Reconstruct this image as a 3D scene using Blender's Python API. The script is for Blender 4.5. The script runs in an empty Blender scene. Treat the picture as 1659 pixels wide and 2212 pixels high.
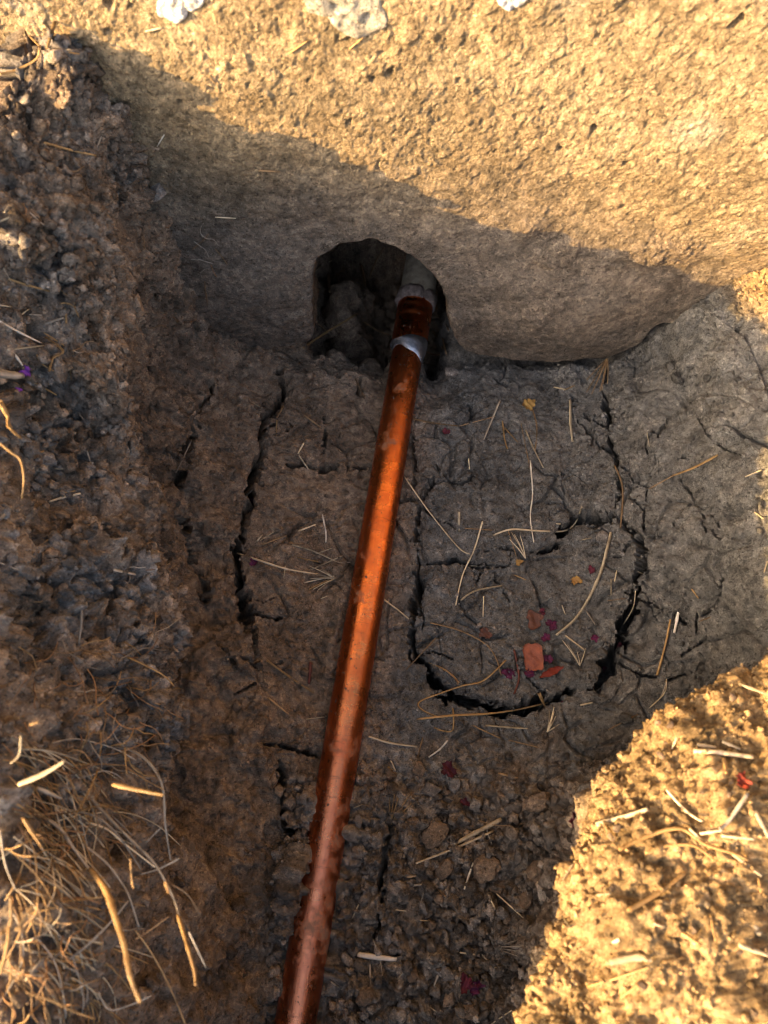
import bpy, math, random
import numpy as np
from mathutils import Vector
from mathutils.bvhtree import BVHTree

random.seed(7)
RNG = np.random.default_rng(11)
SC = bpy.context.scene
COL = SC.collection

# ------------------------------------------------------------------ camera, sky, sun, exposure
CAM_H = 0.616
PITCH = math.radians(70.0)            # below the horizon
cam_d = bpy.data.cameras.new("camera")
cam = bpy.data.objects.new("camera", cam_d)
COL.objects.link(cam)
cam.location = (0, 0, CAM_H)
cam.rotation_euler = (math.pi / 2 - PITCH, 0, 0)
cam_d.sensor_fit = 'AUTO'
cam_d.sensor_width = 36
cam_d.lens = 18 / math.tan(math.radians(34.5))
cam_d.clip_start = 0.01
cam_d.clip_end = 500
cam_d.dof.use_dof = True
cam_d.dof.focus_distance = 0.60
cam_d.dof.aperture_fstop = 10.5
SC.camera = cam

SUN_DIR = Vector((0.87, 0.41, -0.345)).normalized()     # the way the light travels
sun_el = math.asin(-SUN_DIR.z)
sun_az = math.atan2(-SUN_DIR.x, -SUN_DIR.y)             # clockwise from +Y
world = bpy.data.worlds.new("World")
SC.world = world
world.use_nodes = True
wn = world.node_tree
bg = wn.nodes["Background"]
sky = wn.nodes.new("ShaderNodeTexSky")
sky.sky_type = 'NISHITA'
sky.sun_disc = False
sky.sun_elevation = sun_el
sky.sun_rotation = sun_az
sky.air_density = 0.8
sky.dust_density = 5.0
sky.ozone_density = 0.3
wn.links.new(sky.outputs[0], bg.inputs[0])
bg.inputs[1].default_value = 0.15
sl = bpy.data.lights.new("sun", 'SUN')
sl.energy = 3.1
sl.angle = math.radians(0.3)
sl.color = (1.0, 0.62, 0.215)
sun = bpy.data.objects.new("sun", sl)
COL.objects.link(sun)
sun.location = (-2, -1.5, 2)
sun.rotation_euler = SUN_DIR.to_track_quat('-Z', 'Y').to_euler()
SC.view_settings.view_transform = 'Standard'
SC.view_settings.look = 'None'
SC.view_settings.gamma = 1
SC.view_settings.exposure = 2.2

SC.render.engine = 'CYCLES'
SC.cycles.use_denoising = True
SC.cycles.denoiser = 'OPENIMAGEDENOISE'
SC.cycles.denoising_input_passes = 'RGB_ALBEDO_NORMAL'
SC.cycles.denoising_prefilter = 'FAST'
SC.cycles.filter_width = 1.1
SC.cycles.max_bounces = 6
SC.cycles.diffuse_bounces = 3

# ------------------------------------------------------------------ small maths
F_PX = 2933.0 / 1.8228                 # focal length in the 1659-wide view of the photo
FWD = Vector((0, math.cos(PITCH), -math.sin(PITCH)))
UPV = Vector((0, math.sin(PITCH), math.cos(PITCH)))
ORI = Vector((0, 0, CAM_H))


def ray(px, py):
    u = (px - 829.5) / F_PX
    v = (py - 1106.0) / F_PX
    return FWD + Vector((1, 0, 0)) * u - UPV * v


def at_depth(px, py, t):
    return ORI + ray(px, py) * t


def at_z(px, py, z):
    d = ray(px, py)
    return ORI + d * ((z - CAM_H) / d.z)


def at_y(px, py, y):
    d = ray(px, py)
    return ORI + d * (y / d.y)


def pipe_x(y):
    return -0.0377 + 0.156 * y


def smooth(a, b, x):
    t = np.clip((x - a) / (b - a), 0, 1)
    return t * t * (3 - 2 * t)


# ------------------------------------------------------------------ noise in numpy
def _hash(ix, iy, iz, seed):
    h = (ix.astype(np.uint32) * np.uint32(374761393) + iy.astype(np.uint32) * np.uint32(668265263)
         + iz.astype(np.uint32) * np.uint32(2246822519) + np.uint32((seed * 3266489917) & 0xffffffff))
    h ^= h >> np.uint32(15)
    h *= np.uint32(2246822519)
    h ^= h >> np.uint32(13)
    h *= np.uint32(3266489917)
    h ^= h >> np.uint32(16)
    return h


def _u01(h, k):
    h = h * np.uint32((747796405 * (2 * k + 1)) & 0xffffffff) + np.uint32((2891336453 * (k + 1)) & 0xffffffff)
    h ^= h >> np.uint32(16)
    return (h & np.uint32(0xffff)).astype(np.float32) / np.float32(65535.0)


def perlin(P, freq, seed=0):
    Q = (P * freq).astype(np.float32)
    I = np.floor(Q)
    f = Q - I
    I = I.astype(np.int32)
    w = f * f * f * (f * (f * 6 - 15) + 10)
    out = np.zeros(len(P), np.float32)
    for dx in (0, 1):
        wx = w[:, 0] if dx else 1 - w[:, 0]
        for dy in (0, 1):
            wy = w[:, 1] if dy else 1 - w[:, 1]
            for dz in (0, 1):
                wz = w[:, 2] if dz else 1 - w[:, 2]
                h = _hash(I[:, 0] + dx, I[:, 1] + dy, I[:, 2] + dz, seed)
                gx = (h & np.uint32(1023)).astype(np.float32) / 511.5 - 1
                gy = ((h >> np.uint32(10)) & np.uint32(1023)).astype(np.float32) / 511.5 - 1
                gz = ((h >> np.uint32(20)) & np.uint32(1023)).astype(np.float32) / 511.5 - 1
                out += wx * wy * wz * (gx * (f[:, 0] - dx) + gy * (f[:, 1] - dy) + gz * (f[:, 2] - dz))
    return out


def domes(P, cell, seed=0, density=1.0, rmin=0.35, rmax=0.75):
    """height of a layer of half-buried crumbs, and a random number per crumb"""
    fq = .9 / cell
    Q = (P / cell + .55 * np.stack([perlin(P, fq, seed + 201), perlin(P, fq, seed + 202), perlin(P, fq, seed + 203)], -1)).astype(np.float32)
    I = np.floor(Q - 0.5).astype(np.int32)
    best = np.zeros(len(P), np.float32)
    tone = np.full(len(P), 0.5, np.float32)
    for dx in (0, 1):
        for dy in (0, 1):
            for dz in (0, 1):
                ix, iy, iz = I[:, 0] + dx, I[:, 1] + dy, I[:, 2] + dz
                h = _hash(ix, iy, iz, seed)
                ax = Q[:, 0] - (ix + 0.25 + 0.5 * _u01(h, 0))
                ay = Q[:, 1] - (iy + 0.25 + 0.5 * _u01(h, 1))
                az = Q[:, 2] - (iz + 0.25 + 0.5 * _u01(h, 2))
                r = rmin + (rmax - rmin) * _u01(h, 3)
                keep = _u01(h, 4) < density
                d2 = (ax * ax + ay * ay + az * az) / (r * r)
                hh = np.where(keep & (d2 < 1), r * np.sqrt(np.clip(1 - d2, 0, 1)), 0)
                m = hh > best
                best = np.where(m, hh, best)
                tone = np.where(m, _u01(h, 5), tone)
    return best * cell, tone


def cell_rand(P, cell, seed=0):
    """two random numbers of the nearest scattered point: constant over small angular cells"""
    Q = (P / cell).astype(np.float32)
    I = np.floor(Q - 0.5).astype(np.int32)
    f1 = np.full(len(P), 9, np.float32)
    a = np.zeros(len(P), np.float32)
    b = np.zeros(len(P), np.float32)
    for dx in (0, 1):
        for dy in (0, 1):
            for dz in (0, 1):
                ix, iy, iz = I[:, 0] + dx, I[:, 1] + dy, I[:, 2] + dz
                h = _hash(ix, iy, iz, seed)
                d = (Q[:, 0] - ix - _u01(h, 0)) ** 2 + (Q[:, 1] - iy - _u01(h, 1)) ** 2 + (Q[:, 2] - iz - _u01(h, 2)) ** 2
                m = d < f1
                f1 = np.where(m, d, f1)
                a = np.where(m, _u01(h, 6), a)
                b = np.where(m, _u01(h, 7), b)
    return a - .5, b - .5


def edges3(P, cell, seed=0):
    """F2-F1 of scattered points: small near the borders of cells (for dried cracks)"""
    Q = (P / cell).astype(np.float32)
    I = np.floor(Q - 0.5).astype(np.int32)
    f1 = np.full(len(P), 9, np.float32)
    f2 = np.full(len(P), 9, np.float32)
    for dx in (0, 1):
        for dy in (0, 1):
            for dz in (0, 1):
                ix, iy, iz = I[:, 0] + dx, I[:, 1] + dy, I[:, 2] + dz
                h = _hash(ix, iy, iz, seed)
                d = np.sqrt((Q[:, 0] - ix - _u01(h, 0)) ** 2 + (Q[:, 1] - iy - _u01(h, 1)) ** 2
                            + (Q[:, 2] - iz - _u01(h, 2)) ** 2)
                f2 = np.where(d < f1, f1, np.minimum(f2, d))
                f1 = np.minimum(f1, d)
    return (f2 - f1) * cell


def pchip(x, Y, xi):
    """monotone cubic through Y (n, ...) at x, evaluated at xi"""
    x = np.asarray(x, float)
    Y = np.asarray(Y, float)
    h = np.diff(x)
    sh = (len(h),) + (1,) * (Y.ndim - 1)
    d = np.diff(Y, axis=0) / h.reshape(sh)
    m = np.zeros_like(Y)
    p = d[:-1] * d[1:]
    w1 = (2 * h[1:] + h[:-1]).reshape((len(h) - 1,) + (1,) * (Y.ndim - 1))
    w2 = (h[1:] + 2 * h[:-1]).reshape((len(h) - 1,) + (1,) * (Y.ndim - 1))
    with np.errstate(divide='ignore', invalid='ignore'):
        mm = (w1 + w2) / (w1 / d[:-1] + w2 / d[1:])
    m[1:-1] = np.where(p > 0, np.nan_to_num(mm), 0)
    m[0], m[-1] = d[0], d[-1]
    k = np.clip(np.searchsorted(x, xi, side='right') - 1, 0, len(h) - 1)
    t = ((xi - x[k]) / h[k]).reshape((len(xi),) + (1,) * (Y.ndim - 1))
    hk = h[k].reshape(t.shape)
    return ((2 * t ** 3 - 3 * t ** 2 + 1) * Y[k] + (t ** 3 - 2 * t ** 2 + t) * hk * m[k]
            + (-2 * t ** 3 + 3 * t ** 2) * Y[k + 1] + (t ** 3 - t ** 2) * hk * m[k + 1])


# ------------------------------------------------------------------ mesh helpers
def mesh_np(name, verts, faces, col=None, smooth_shade=True):
    """verts (n,3), faces (m,3 or 4)"""
    me = bpy.data.meshes.new(name)
    verts = np.ascontiguousarray(verts, np.float32)
    faces = np.ascontiguousarray(faces, np.int32)
    k = faces.shape[1]
    me.vertices.add(len(verts))
    me.vertices.foreach_set("co", verts.ravel())
    me.loops.add(faces.size)
    me.loops.foreach_set("vertex_index", faces.ravel())
    me.polygons.add(len(faces))
    me.polygons.foreach_set("loop_start", np.arange(0, faces.size, k, dtype=np.int32))
    me.polygons.foreach_set("loop_total", np.full(len(faces), k, np.int32))
    me.update(calc_edges=True)
    if smooth_shade:
        me.polygons.foreach_set("use_smooth", np.ones(len(faces), bool))
    if col is not None:
        a = me.color_attributes.new("soil", 'FLOAT_COLOR', 'POINT')
        c = np.ones((len(verts), 4), np.float32)
        c[:, :3] = col
        a.data.foreach_set("color", c.ravel())
    return me


def link(name, me, mat=None, parent=None, label=None, cat=None, group=None, kind=None):
    o = bpy.data.objects.new(name, me)
    COL.objects.link(o)
    if mat is not None and me is not None and not me.materials:
        me.materials.append(mat)
    if parent is not None:
        o.parent = parent
    if label:
        o["label"] = label
    if cat:
        o["category"] = cat
    if group:
        o["group"] = group
    if kind:
        o["kind"] = kind
    return o


def grid_faces(nr, nc):
    i = np.arange(nr * nc).reshape(nr, nc)
    return np.stack([i[:-1, :-1], i[:-1, 1:], i[1:, 1:], i[1:, :-1]], -1).reshape(-1, 4)


# ------------------------------------------------------------------ materials
def new_mat(name):
    m = bpy.data.materials.new(name)
    m.use_nodes = True
    nt = m.node_tree
    b = nt.nodes["Principled BSDF"]
    return m, nt, b


def N(nt, kind, **kw):
    n = nt.nodes.new(kind)
    for k, v in kw.items():
        if k in n.inputs:
            n.inputs[k].default_value = v
        else:
            setattr(n, k, v)
    return n


def ramp(nt, src, stops):
    r = nt.nodes.new("ShaderNodeValToRGB")
    while len(r.color_ramp.elements) < len(stops):
        r.color_ramp.elements.new(0.5)
    for e, (p, c) in zip(r.color_ramp.elements, stops):
        e.position = p
        e.color = (c, c, c, 1) if not isinstance(c, tuple) else (*c, 1)
    nt.links.new(src, r.inputs[0])
    return r.outputs[0]


def mixc(nt, fac, a, b, blend='MIX'):
    m = nt.nodes.new("ShaderNodeMix")
    m.data_type = 'RGBA'
    m.blend_type = blend
    for i, s in ((0, fac), (6, a), (7, b)):
        if isinstance(s, (int, float)):
            m.inputs[i].default_value = s
        elif isinstance(s, tuple):
            m.inputs[i].default_value = (*s, 1)
        else:
            nt.links.new(s, m.inputs[i])
    return m.outputs[2]


def soil_material(name, bump=0.6, fine=900.0, rough=0.95, attr=True, base=(0.2, 0.14, 0.09), spec=0.15):
    m, nt, b = new_mat(name)
    geo = N(nt, "ShaderNodeNewGeometry")
    pos = geo.outputs["Position"]
    if attr:
        a = N(nt, "ShaderNodeAttribute", attribute_name="soil")
        c = a.outputs["Color"]
    else:
        rgb = nt.nodes.new("ShaderNodeRGB")
        rgb.outputs[0].default_value = (*base, 1)
        oi = N(nt, "ShaderNodeObjectInfo")
        c = mixc(nt, 1.0, rgb.outputs[0], ramp(nt, oi.outputs["Random"], [(0, 0.7), (1, 1.3)]), 'MULTIPLY')
    n1 = N(nt, "ShaderNodeTexNoise", Scale=180.0, Detail=6.0, Roughness=0.7)
    n2 = N(nt, "ShaderNodeTexNoise", Scale=fine, Detail=4.0, Roughness=0.75)
    n3 = N(nt, "ShaderNodeTexNoise", Scale=45.0, Detail=4.0, Roughness=0.6)
    for n in (n1, n2, n3):
        nt.links.new(pos, n.inputs["Vector"])
    c = mixc(nt, 1.0, c, ramp(nt, n1.outputs["Fac"], [(0.3, 0.55), (0.7, 1.4)]), 'MULTIPLY')
    c = mixc(nt, 1.0, c, ramp(nt, n2.outputs["Fac"], [(0.3, 0.62), (0.7, 1.34)]), 'MULTIPLY')
    c = mixc(nt, 1.0, c, ramp(nt, n3.outputs["Fac"], [(0.3, (0.86, 0.88, 0.9)), (0.7, (1.14, 1.1, 1.05))]), 'MULTIPLY')
    g1 = N(nt, "ShaderNodeTexNoise", Scale=420.0, Detail=2.0, Roughness=0.6)
    g2 = N(nt, "ShaderNodeTexNoise", Scale=560.0, Detail=1.0, Roughness=0.5)
    sh = N(nt, "ShaderNodeVectorMath", operation='ADD')
    sh.inputs[1].default_value = (3.1, 7.7, 1.9)
    nt.links.new(pos, sh.inputs[0])
    nt.links.new(pos, g1.inputs["Vector"])
    nt.links.new(sh.outputs[0], g2.inputs["Vector"])
    c = mixc(nt, 1.0, c, ramp(nt, g1.outputs["Fac"], [(0.30, 0.42), (0.43, 1.0)]), 'MULTIPLY')
    c = mixc(nt, 1.0, c, ramp(nt, g2.outputs["Fac"], [(0.58, 1.0), (0.70, 1.5)]), 'MULTIPLY')
    nt.links.new(c, b.inputs["Base Color"])
    b.inputs["Roughness"].default_value = rough
    b.inputs["Specular IOR Level"].default_value = spec
    h = N(nt, "ShaderNodeMath", operation='ADD')
    s1 = N(nt, "ShaderNodeMath", operation='MULTIPLY')
    s1.inputs[1].default_value = 2.2
    nt.links.new(n1.outputs["Fac"], s1.inputs[0])
    nt.links.new(s1.outputs[0], h.inputs[0])
    nt.links.new(n2.outputs["Fac"], h.inputs[1])
    bp = N(nt, "ShaderNodeBump", Strength=bump, Distance=0.0024)
    nt.links.new(h.outputs[0], bp.inputs["Height"])
    nt.links.new(bp.outputs[0], b.inputs["Normal"])
    return m


def straw_material(name, c1, c2, rough=0.55, streak=True):
    m, nt, b = new_mat(name)
    geo = N(nt, "ShaderNodeNewGeometry")
    oi = N(nt, "ShaderNodeObjectInfo")
    n1 = N(nt, "ShaderNodeTexNoise", Scale=140.0, Detail=4.0, Roughness=0.7)
    nt.links.new(geo.outputs["Position"], n1.inputs["Vector"])
    c = mixc(nt, ramp(nt, n1.outputs["Fac"], [(0.35, 0.0), (0.65, 1.0)]), c1, c2)
    c = mixc(nt, 1.0, c, ramp(nt, oi.outputs["Random"], [(0, 0.8), (1, 1.4)]), 'MULTIPLY')
    if streak:
        at = N(nt, "ShaderNodeAttribute", attribute_name="streak")
        c = mixc(nt, 1.0, c, at.outputs["Color"], 'MULTIPLY')
    nt.links.new(c, b.inputs["Base Color"])
    b.inputs["Roughness"].default_value = rough
    b.inputs["Specular IOR Level"].default_value = 0.3
    bp = N(nt, "ShaderNodeBump", Strength=0.4, Distance=0.0006)
    n2 = N(nt, "ShaderNodeTexNoise", Scale=1400.0, Detail=2.0)
    nt.links.new(geo.outputs["Position"], n2.inputs["Vector"])
    nt.links.new(n2.outputs["Fac"], bp.inputs["Height"])
    nt.links.new(bp.outputs[0], b.inputs["Normal"])
    return m


M_SOIL = soil_material("soil", bump=0.75)
M_WALL = soil_material("rendered_footing", bump=0.9, fine=850.0)
M_CLOD_BROWN = soil_material("clod_brown", attr=False, base=(0.20, 0.142, 0.095))
M_CLOD_GREY = soil_material("clod_grey", attr=False, base=(0.185, 0.16, 0.135))
M_PLASTER = soil_material("white_plaster", attr=False, base=(0.62, 0.60, 0.57), rough=0.9)
M_STRAW = {
    'pale': straw_material("straw_pale", (0.62, 0.52, 0.36), (0.46, 0.36, 0.22)),
    'gold': straw_material("straw_gold", (0.44, 0.28, 0.12), (0.30, 0.17, 0.06)),
    'tan': straw_material("straw_tan", (0.34, 0.22, 0.11), (0.22, 0.13, 0.06)),
    'grey': straw_material("straw_grey", (0.42, 0.36, 0.28), (0.28, 0.23, 0.17)),
    'white': straw_material("straw_white", (0.75, 0.70, 0.60), (0.6, 0.5, 0.38)),
    'root': straw_material("root_skin", (0.36, 0.21, 0.10), (0.24, 0.12, 0.05)),
    'red': straw_material("stem_red", (0.16, 0.05, 0.03), (0.10, 0.03, 0.02)),
}


def petal_material(name, c1, c2):
    m = straw_material(name, c1, c2, 0.7, False)
    return m


M_MAGENTA = petal_material("petal_magenta", (0.10, 0.012, 0.045), (0.05, 0.01, 0.022))
M_CRIMSON = petal_material("petal_crimson", (0.10, 0.014, 0.025), (0.055, 0.012, 0.016))
M_PURPLE = petal_material("petal_purple", (0.20, 0.05, 0.28), (0.13, 0.03, 0.18))
M_LEAF_ORANGE = petal_material("leaf_orange", (0.30, 0.09, 0.045), (0.16, 0.05, 0.03))
M_LEAF_RED = petal_material("leaf_red", (0.22, 0.03, 0.012), (0.12, 0.018, 0.01))
M_LEAF_BROWN = petal_material("leaf_brown", (0.12, 0.048, 0.03), (0.07, 0.03, 0.02))
M_LEAF_YELLOW = petal_material("leaf_yellow", (0.36, 0.22, 0.06), (0.25, 0.13, 0.04))

# ------------------------------------------------------------------ the pit: cross-sections swept along y
def sec(y, L, R):
    xp = pipe_x(y)
    return [(-0.45, 0.345), (-0.25, 0.335)] + L + [(xp, -0.013)] + R + [(0.45, 0.30)]


SECT = []
flat = [(-0.45, .345), (-.25, .335), (-.17, .33), (-.145, .33), (-.12, .325), (-.095, .32), (-.08, .32), (-.06, .32),
        (-.02, .32), (.04, .32), (.075, .31), (.09, .30), (.11, .29), (.14, .29), (.45, .30)]
SECT.append((-0.62, flat))
for yy in (-0.50, -0.28):
    SECT.append((yy, sec(yy, [(-.17, .30), (-.147, .26), (-.122, .12), (-.1, .0), (-.085, -.005)],
                         [(-.01, -.005), (.05, 0), (.07, .02), (.07, .11), (.05, .195), (.12, .24)])))
SECT += [
    (-0.15, sec(-.15, [(-.17, .298), (-.146, .26), (-.120, .12), (-.096, .0), (-.085, -.004)],
                [(-.01, -.004), (.06, 0), (.092, .02), (.088, .11), (.0625, .2), (.12, .245)])),
    (-0.108, sec(-.108, [(-.172, .298), (-.144, .255), (-.119, .12), (-.09, .0), (-.079, -.004)],
                 [(-.008, -.004), (.07, 0), (.108, .02), (.1, .11), (.074, .2), (.13, .245)])),
    (-0.06, sec(-.06, [(-.175, .298), (-.142, .245), (-.118, .11), (-.088, .0), (-.075, -.004)],
                [(.0, -.004), (.08, 0), (.127, .02), (.118, .11), (.0925, .2), (.15, .245)])),
    (-0.01, sec(-.01, [(-.183, .292), (-.14, .20), (-.122, .09), (-.092, .008), (-.077, -.003)],
                [(.008, -.004), (.09, 0), (.142, .02), (.137, .11), (.112, .2), (.17, .245)])),
    (0.015, sec(.015, [(-.185, .290), (-.138, .182), (-.125, .09), (-.095, .01), (-.079, -.003)],
                [(.012, -.004), (.1, 0), (.172, .02), (.172, .11), (.145, .2), (.20, .24)])),
    (0.04, sec(.04, [(-.185, .287), (-.135, .165), (-.128, .085), (-.097, .01), (-.08, -.003)],
               [(.016, -.004), (.11, 0), (.212, .022), (.214, .11), (.184, .2), (.23, .24)])),
    (0.06, sec(.06, [(-.186, .284), (-.134, .155), (-.129, .08), (-.098, .01), (-.082, -.002)],
               [(.02, -.003), (.12, 0), (.238, .026), (.245, .11), (.216, .2), (.27, .24)])),
    (0.10, sec(.10, [(-.19, .28), (-.137, .142), (-.134, .07), (-.105, .01), (-.09, -.002)],
               [(.03, -.002), (.13, 0), (.245, .03), (.28, .11), (.275, .195), (.33, .235)])),
    (0.17, sec(.17, [(-.20, .275), (-.151, .135), (-.156, .07), (-.12, .012), (-.1, .0)],
               [(.04, .0), (.15, .003), (.232, .03), (.285, .09), (.325, .17), (.37, .22)])),
    (0.20, sec(.20, [(-.206, .278), (-.156, .162), (-.157, .08), (-.122, .013), (-.1, .0)],
               [(.045, .0), (.155, .004), (.232, .03), (.287, .09), (.335, .17), (.38, .22)])),
    (0.25, sec(.25, [(-.212, .29), (-.164, .225), (-.153, .10), (-.116, .015), (-.094, .001)],
               [(.05, .0), (.16, .004), (.234, .03), (.288, .09), (.34, .17), (.38, .22)])),
    (0.32, sec(.32, [(-.20, .308), (-.163, .24), (-.153, .11), (-.122, .02), (-.086, .001)],
               [(.05, -.001), (.16, .0), (.238, .028), (.284, .085), (.335, .16), (.38, .22)])),
    (0.38, sec(.38, [(-.188, .325), (-.157, .24), (-.153, .11), (-.122, .02), (-.08, .0)],
               [(.05, -.006), (.16, -.004), (.234, .018), (.258, .08), (.30, .15), (.38, .22)])),
    (0.74, sec(.47, [(-.188, .325), (-.157, .24), (-.153, .11), (-.122, .03), (-.08, .01)],
               [(.05, .006), (.16, .02), (.234, .04), (.258, .09), (.30, .15), (.38, .22)])),
    (0.86, flat),
]
SECT.sort(key=lambda s: s[0])
sy = np.array([s[0] for s in SECT])
SK = np.array([s[1] for s in SECT])                       # (sections, 15, 2)

ys = np.concatenate([np.linspace(-0.62, -0.21, 70, endpoint=False), np.arange(-0.21, 0.40, 0.00105),
                     np.concatenate([np.linspace(.40, .54, 60, endpoint=False), np.linspace(0.54, 0.86, 40)])])
counts = [20, 55, 110, 150, 105, 26, 60, 70, 110, 130, 90, 100, 85, 95]
# a lip with the pit wall cut in beneath it
LIP = {-0.06: ((-.134, .21), (-.126, .10)), -0.01: ((-.131, .145), (-.142, .075)), 0.015: ((-.130, .132), (-.152, .075)),
       0.04: ((-.132, .135), (-.160, .075)), 0.06: ((-.135, .137), (-.164, .075)), 0.10: ((-.141, .139), (-.168, .072)),
       0.17: ((-.154, .138), (-.180, .075)), 0.20: ((-.160, .162), (-.182, .085)), 0.25: ((-.168, .222), (-.178, .105)),
       0.32: ((-.168, .24), (-.176, .115)), 0.38: ((-.163, .24), (-.164, .115))}
for k_, y_ in enumerate(sy):
    if round(float(y_), 3) in LIP:
        SK[k_, 3], SK[k_, 4] = LIP[round(float(y_), 3)]
        if -.02 < y_ < .36:
            SK[k_, 4, 0] -= .016
            SK[k_, 4, 1] -= .012
            SK[k_, 5, 0] -= .004
SK[:, 1, 1] -= 0.020 * smooth(.02, .12, sy)
SK[:, 2, 1] -= 0.016 * smooth(.02, .12, sy) + .036 * smooth(-.03, .04, sy) * smooth(.27, .19, sy)
SK[:, 1, 1] -= 0.066 * smooth(.03, -.08, sy) * (sy > -.6)
SK[:, 0, 1] -= 0.064 * smooth(.03, -.08, sy) * (sy > -.6)
SK[:, 2, 1] -= 0.036 * smooth(.03, -.08, sy) * (sy > -.6)
SK[:, 0, 1] -= 0.03
bw = smooth(.08, .16, sy) * smooth(.37, .30, sy)
SK[:, 10, 1] += .014 * bw
SK[:, 10, 0] -= .006 * bw
SK[:, 11, 1] += .012 * bw
SK[:, 11, 0] -= .008 * bw
SK[:, 12, 1] -= .02 * smooth(.16, .22, sy)
SK[:, 13, 1] -= .03 * smooth(.16, .22, sy)
SK[:, 1, 0] += 0.052 * smooth(.25, .36, sy)
SK[:, 1, 1] += 0.006 * smooth(.25, .34, sy)
SK[:, 2, 0] += 0.010 * smooth(.25, .36, sy)
SK[:, 2, 1] += 0.008 * smooth(.25, .36, sy)
rimr = smooth(.12, .05, sy) * smooth(-.6, -.5, sy)
SK[:, 12, 1] += 0.016 * rimr
SK[:, 12, 0] *= 1 - 0.04 * rimr
SK[:, 13, 1] += 0.006 * rimr
kn = pchip(sy, SK, ys)                                    # (rows, 15, 2)
NR = len(ys)
kpar = np.concatenate([np.linspace(i, i + 1, c, endpoint=False) for i, c in enumerate(counts)] + [[14.0]])
NCOL = len(kpar)
BX = np.zeros((NR, NCOL))
BZ = np.zeros((NR, NCOL))
for r in range(NR):
    k = kn[r]
    d = np.maximum(np.hypot(np.diff(k[:, 0]), np.diff(k[:, 1])), 1e-4)
    s = np.concatenate([[0], np.cumsum(d)])
    sp = np.interp(kpar, np.arange(15), s)
    v = pchip(s, k, sp)
    BX[r], BZ[r] = v[:, 0], v[:, 1]
BY = np.repeat(ys[:, None], NCOL, 1)
# soil heaped inside the notch beside the pipe
in_notch = smooth(.388, .425, BY + .006 * np.sin(BX * 160)) * smooth(-.085, -.066, BX) * smooth(.085, .066, BX) * smooth(.62, .56, BY)
BZ = BZ - 0.10 * in_notch
heap = 0.112 * np.exp(-(np.clip(np.abs(BX + 0.036 + .008 * np.sin(BY * 70)) / 0.015, 0, 9) ** 2.4 + (np.abs(BY - 0.475) / 0.045) ** 2.2)) * (.72 + 1.1 * (BY - .43))
heap += 0.07 * np.exp(-(((BX - 0.075) / 0.012) ** 2 + ((BY - 0.44) / 0.03) ** 2))
BZ = BZ + heap
base = np.stack([BX, BY, BZ], -1)
# crumbled soil leaning on the pipe low down
offp = BX - pipe_x(BY)
lean = 0.027 * np.exp(-((offp + 0.0175) / 0.009) ** 2) * (np.exp(-((BY + 0.068) / 0.026) ** 2) + .55 * np.exp(-((BY + 0.015) / 0.014) ** 2))
lean += 0.008 * np.exp(-((offp - 0.020) / 0.008) ** 2) * (np.exp(-((BY + 0.045) / 0.022) ** 2) + .6 * np.exp(-((BY - 0.03) / 0.02) ** 2)
                                                    + .7 * np.exp(-((BY + 0.13) / 0.02) ** 2))
lean += 0.010 * np.exp(-((offp + 0.021) / 0.007) ** 2) * np.exp(-((BY - 0.12) / 0.05) ** 2)
# under the footing the ground is scooped lower
base[..., 2] -= 0.016 * smooth(.366, .385, BY) * smooth(6.0, 6.5, kpar[None, :]) * smooth(10.2, 9.6, kpar[None, :]) * (np.abs(offp) > .02)
base[..., 2] += lean
# hollows beside the pipe close to the footing
for hx, hy, sx_, sy_, dep in ((0.05, .365, .014, .035, .02), (-.002, .40, .012, .04, .016), (.045, .42, .014, .05, .022)):
    base[..., 2] -= dep * np.exp(-(((BX - hx) / sx_) ** 2 + ((BY - hy) / sy_) ** 2))


def grid_normals(V):
    du = np.gradient(V, axis=1)
    dv = np.gradient(V, axis=0)
    n = np.cross(du, dv)
    n /= np.maximum(np.linalg.norm(n, axis=-1, keepdims=True), 1e-9)
    return n


nrm = grid_normals(base)
KP = np.repeat(kpar[None, :], NR, 0)
P0 = base.reshape(-1, 3).astype(np.float32)
KF = KP.ravel()
XF, YF, ZF = P0[:, 0], P0[:, 1], P0[:, 2]

# large warps first, so the fine layers sit on them
w_bank = smooth(3.25, 2.95, KF)                                   # upper left bank
w_bank0 = w_bank
w_root = w_bank0 * smooth(.03, -.06, YF + .04 * perlin(P0, 20, 29))      # rooty lower bank, less crumbly
w_bank = w_bank0 - .75 * w_root
w_lwall = smooth(2.95, 3.25, KF) * smooth(6.1, 5.0, KF)           # left pit wall
w_floor = smooth(5.4, 6.2, KF) * smooth(10.6, 9.6, KF)
w_bowl = smooth(9.2, 10.2, KF) * smooth(12.2, 11.4, KF)
w_mound = smooth(11.3, 12.0, KF)
w_low = smooth(0.035, -0.03, YF + 0.012 * perlin(P0, 30, 5)) * (w_floor + 0.6 * w_bowl).clip(0, 1)   # crumbled near end
w_lowleft = smooth(pipe_x(0) - .015, pipe_x(0) - .035, XF) * w_floor
w_clay = np.clip(w_floor + w_bowl - w_low, 0, 1)
w_in = smooth(.39, .41, YF) * w_floor

big = 0.022 * perlin(P0, 15, 1) * np.clip(w_bank0 + w_mound + 0.7 * w_lwall + 0.16 * w_floor + .3 * w_bowl, 0, 1)
big += 0.014 * perlin(P0, 36, 2) * np.clip(w_bank0 + w_lwall + 0.8 * w_mound + 0.5 * w_low + 0.22 * w_clay + .2 * w_bowl, 0, 1.2)
big += 0.012 * np.clip(perlin(P0, 42, 77), -1, 0.1) * w_lwall
P1 = base + nrm * big.reshape(NR, NCOL, 1)
n1 = grid_normals(P1)
Q = P1.reshape(-1, 3).astype(np.float32)

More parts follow.
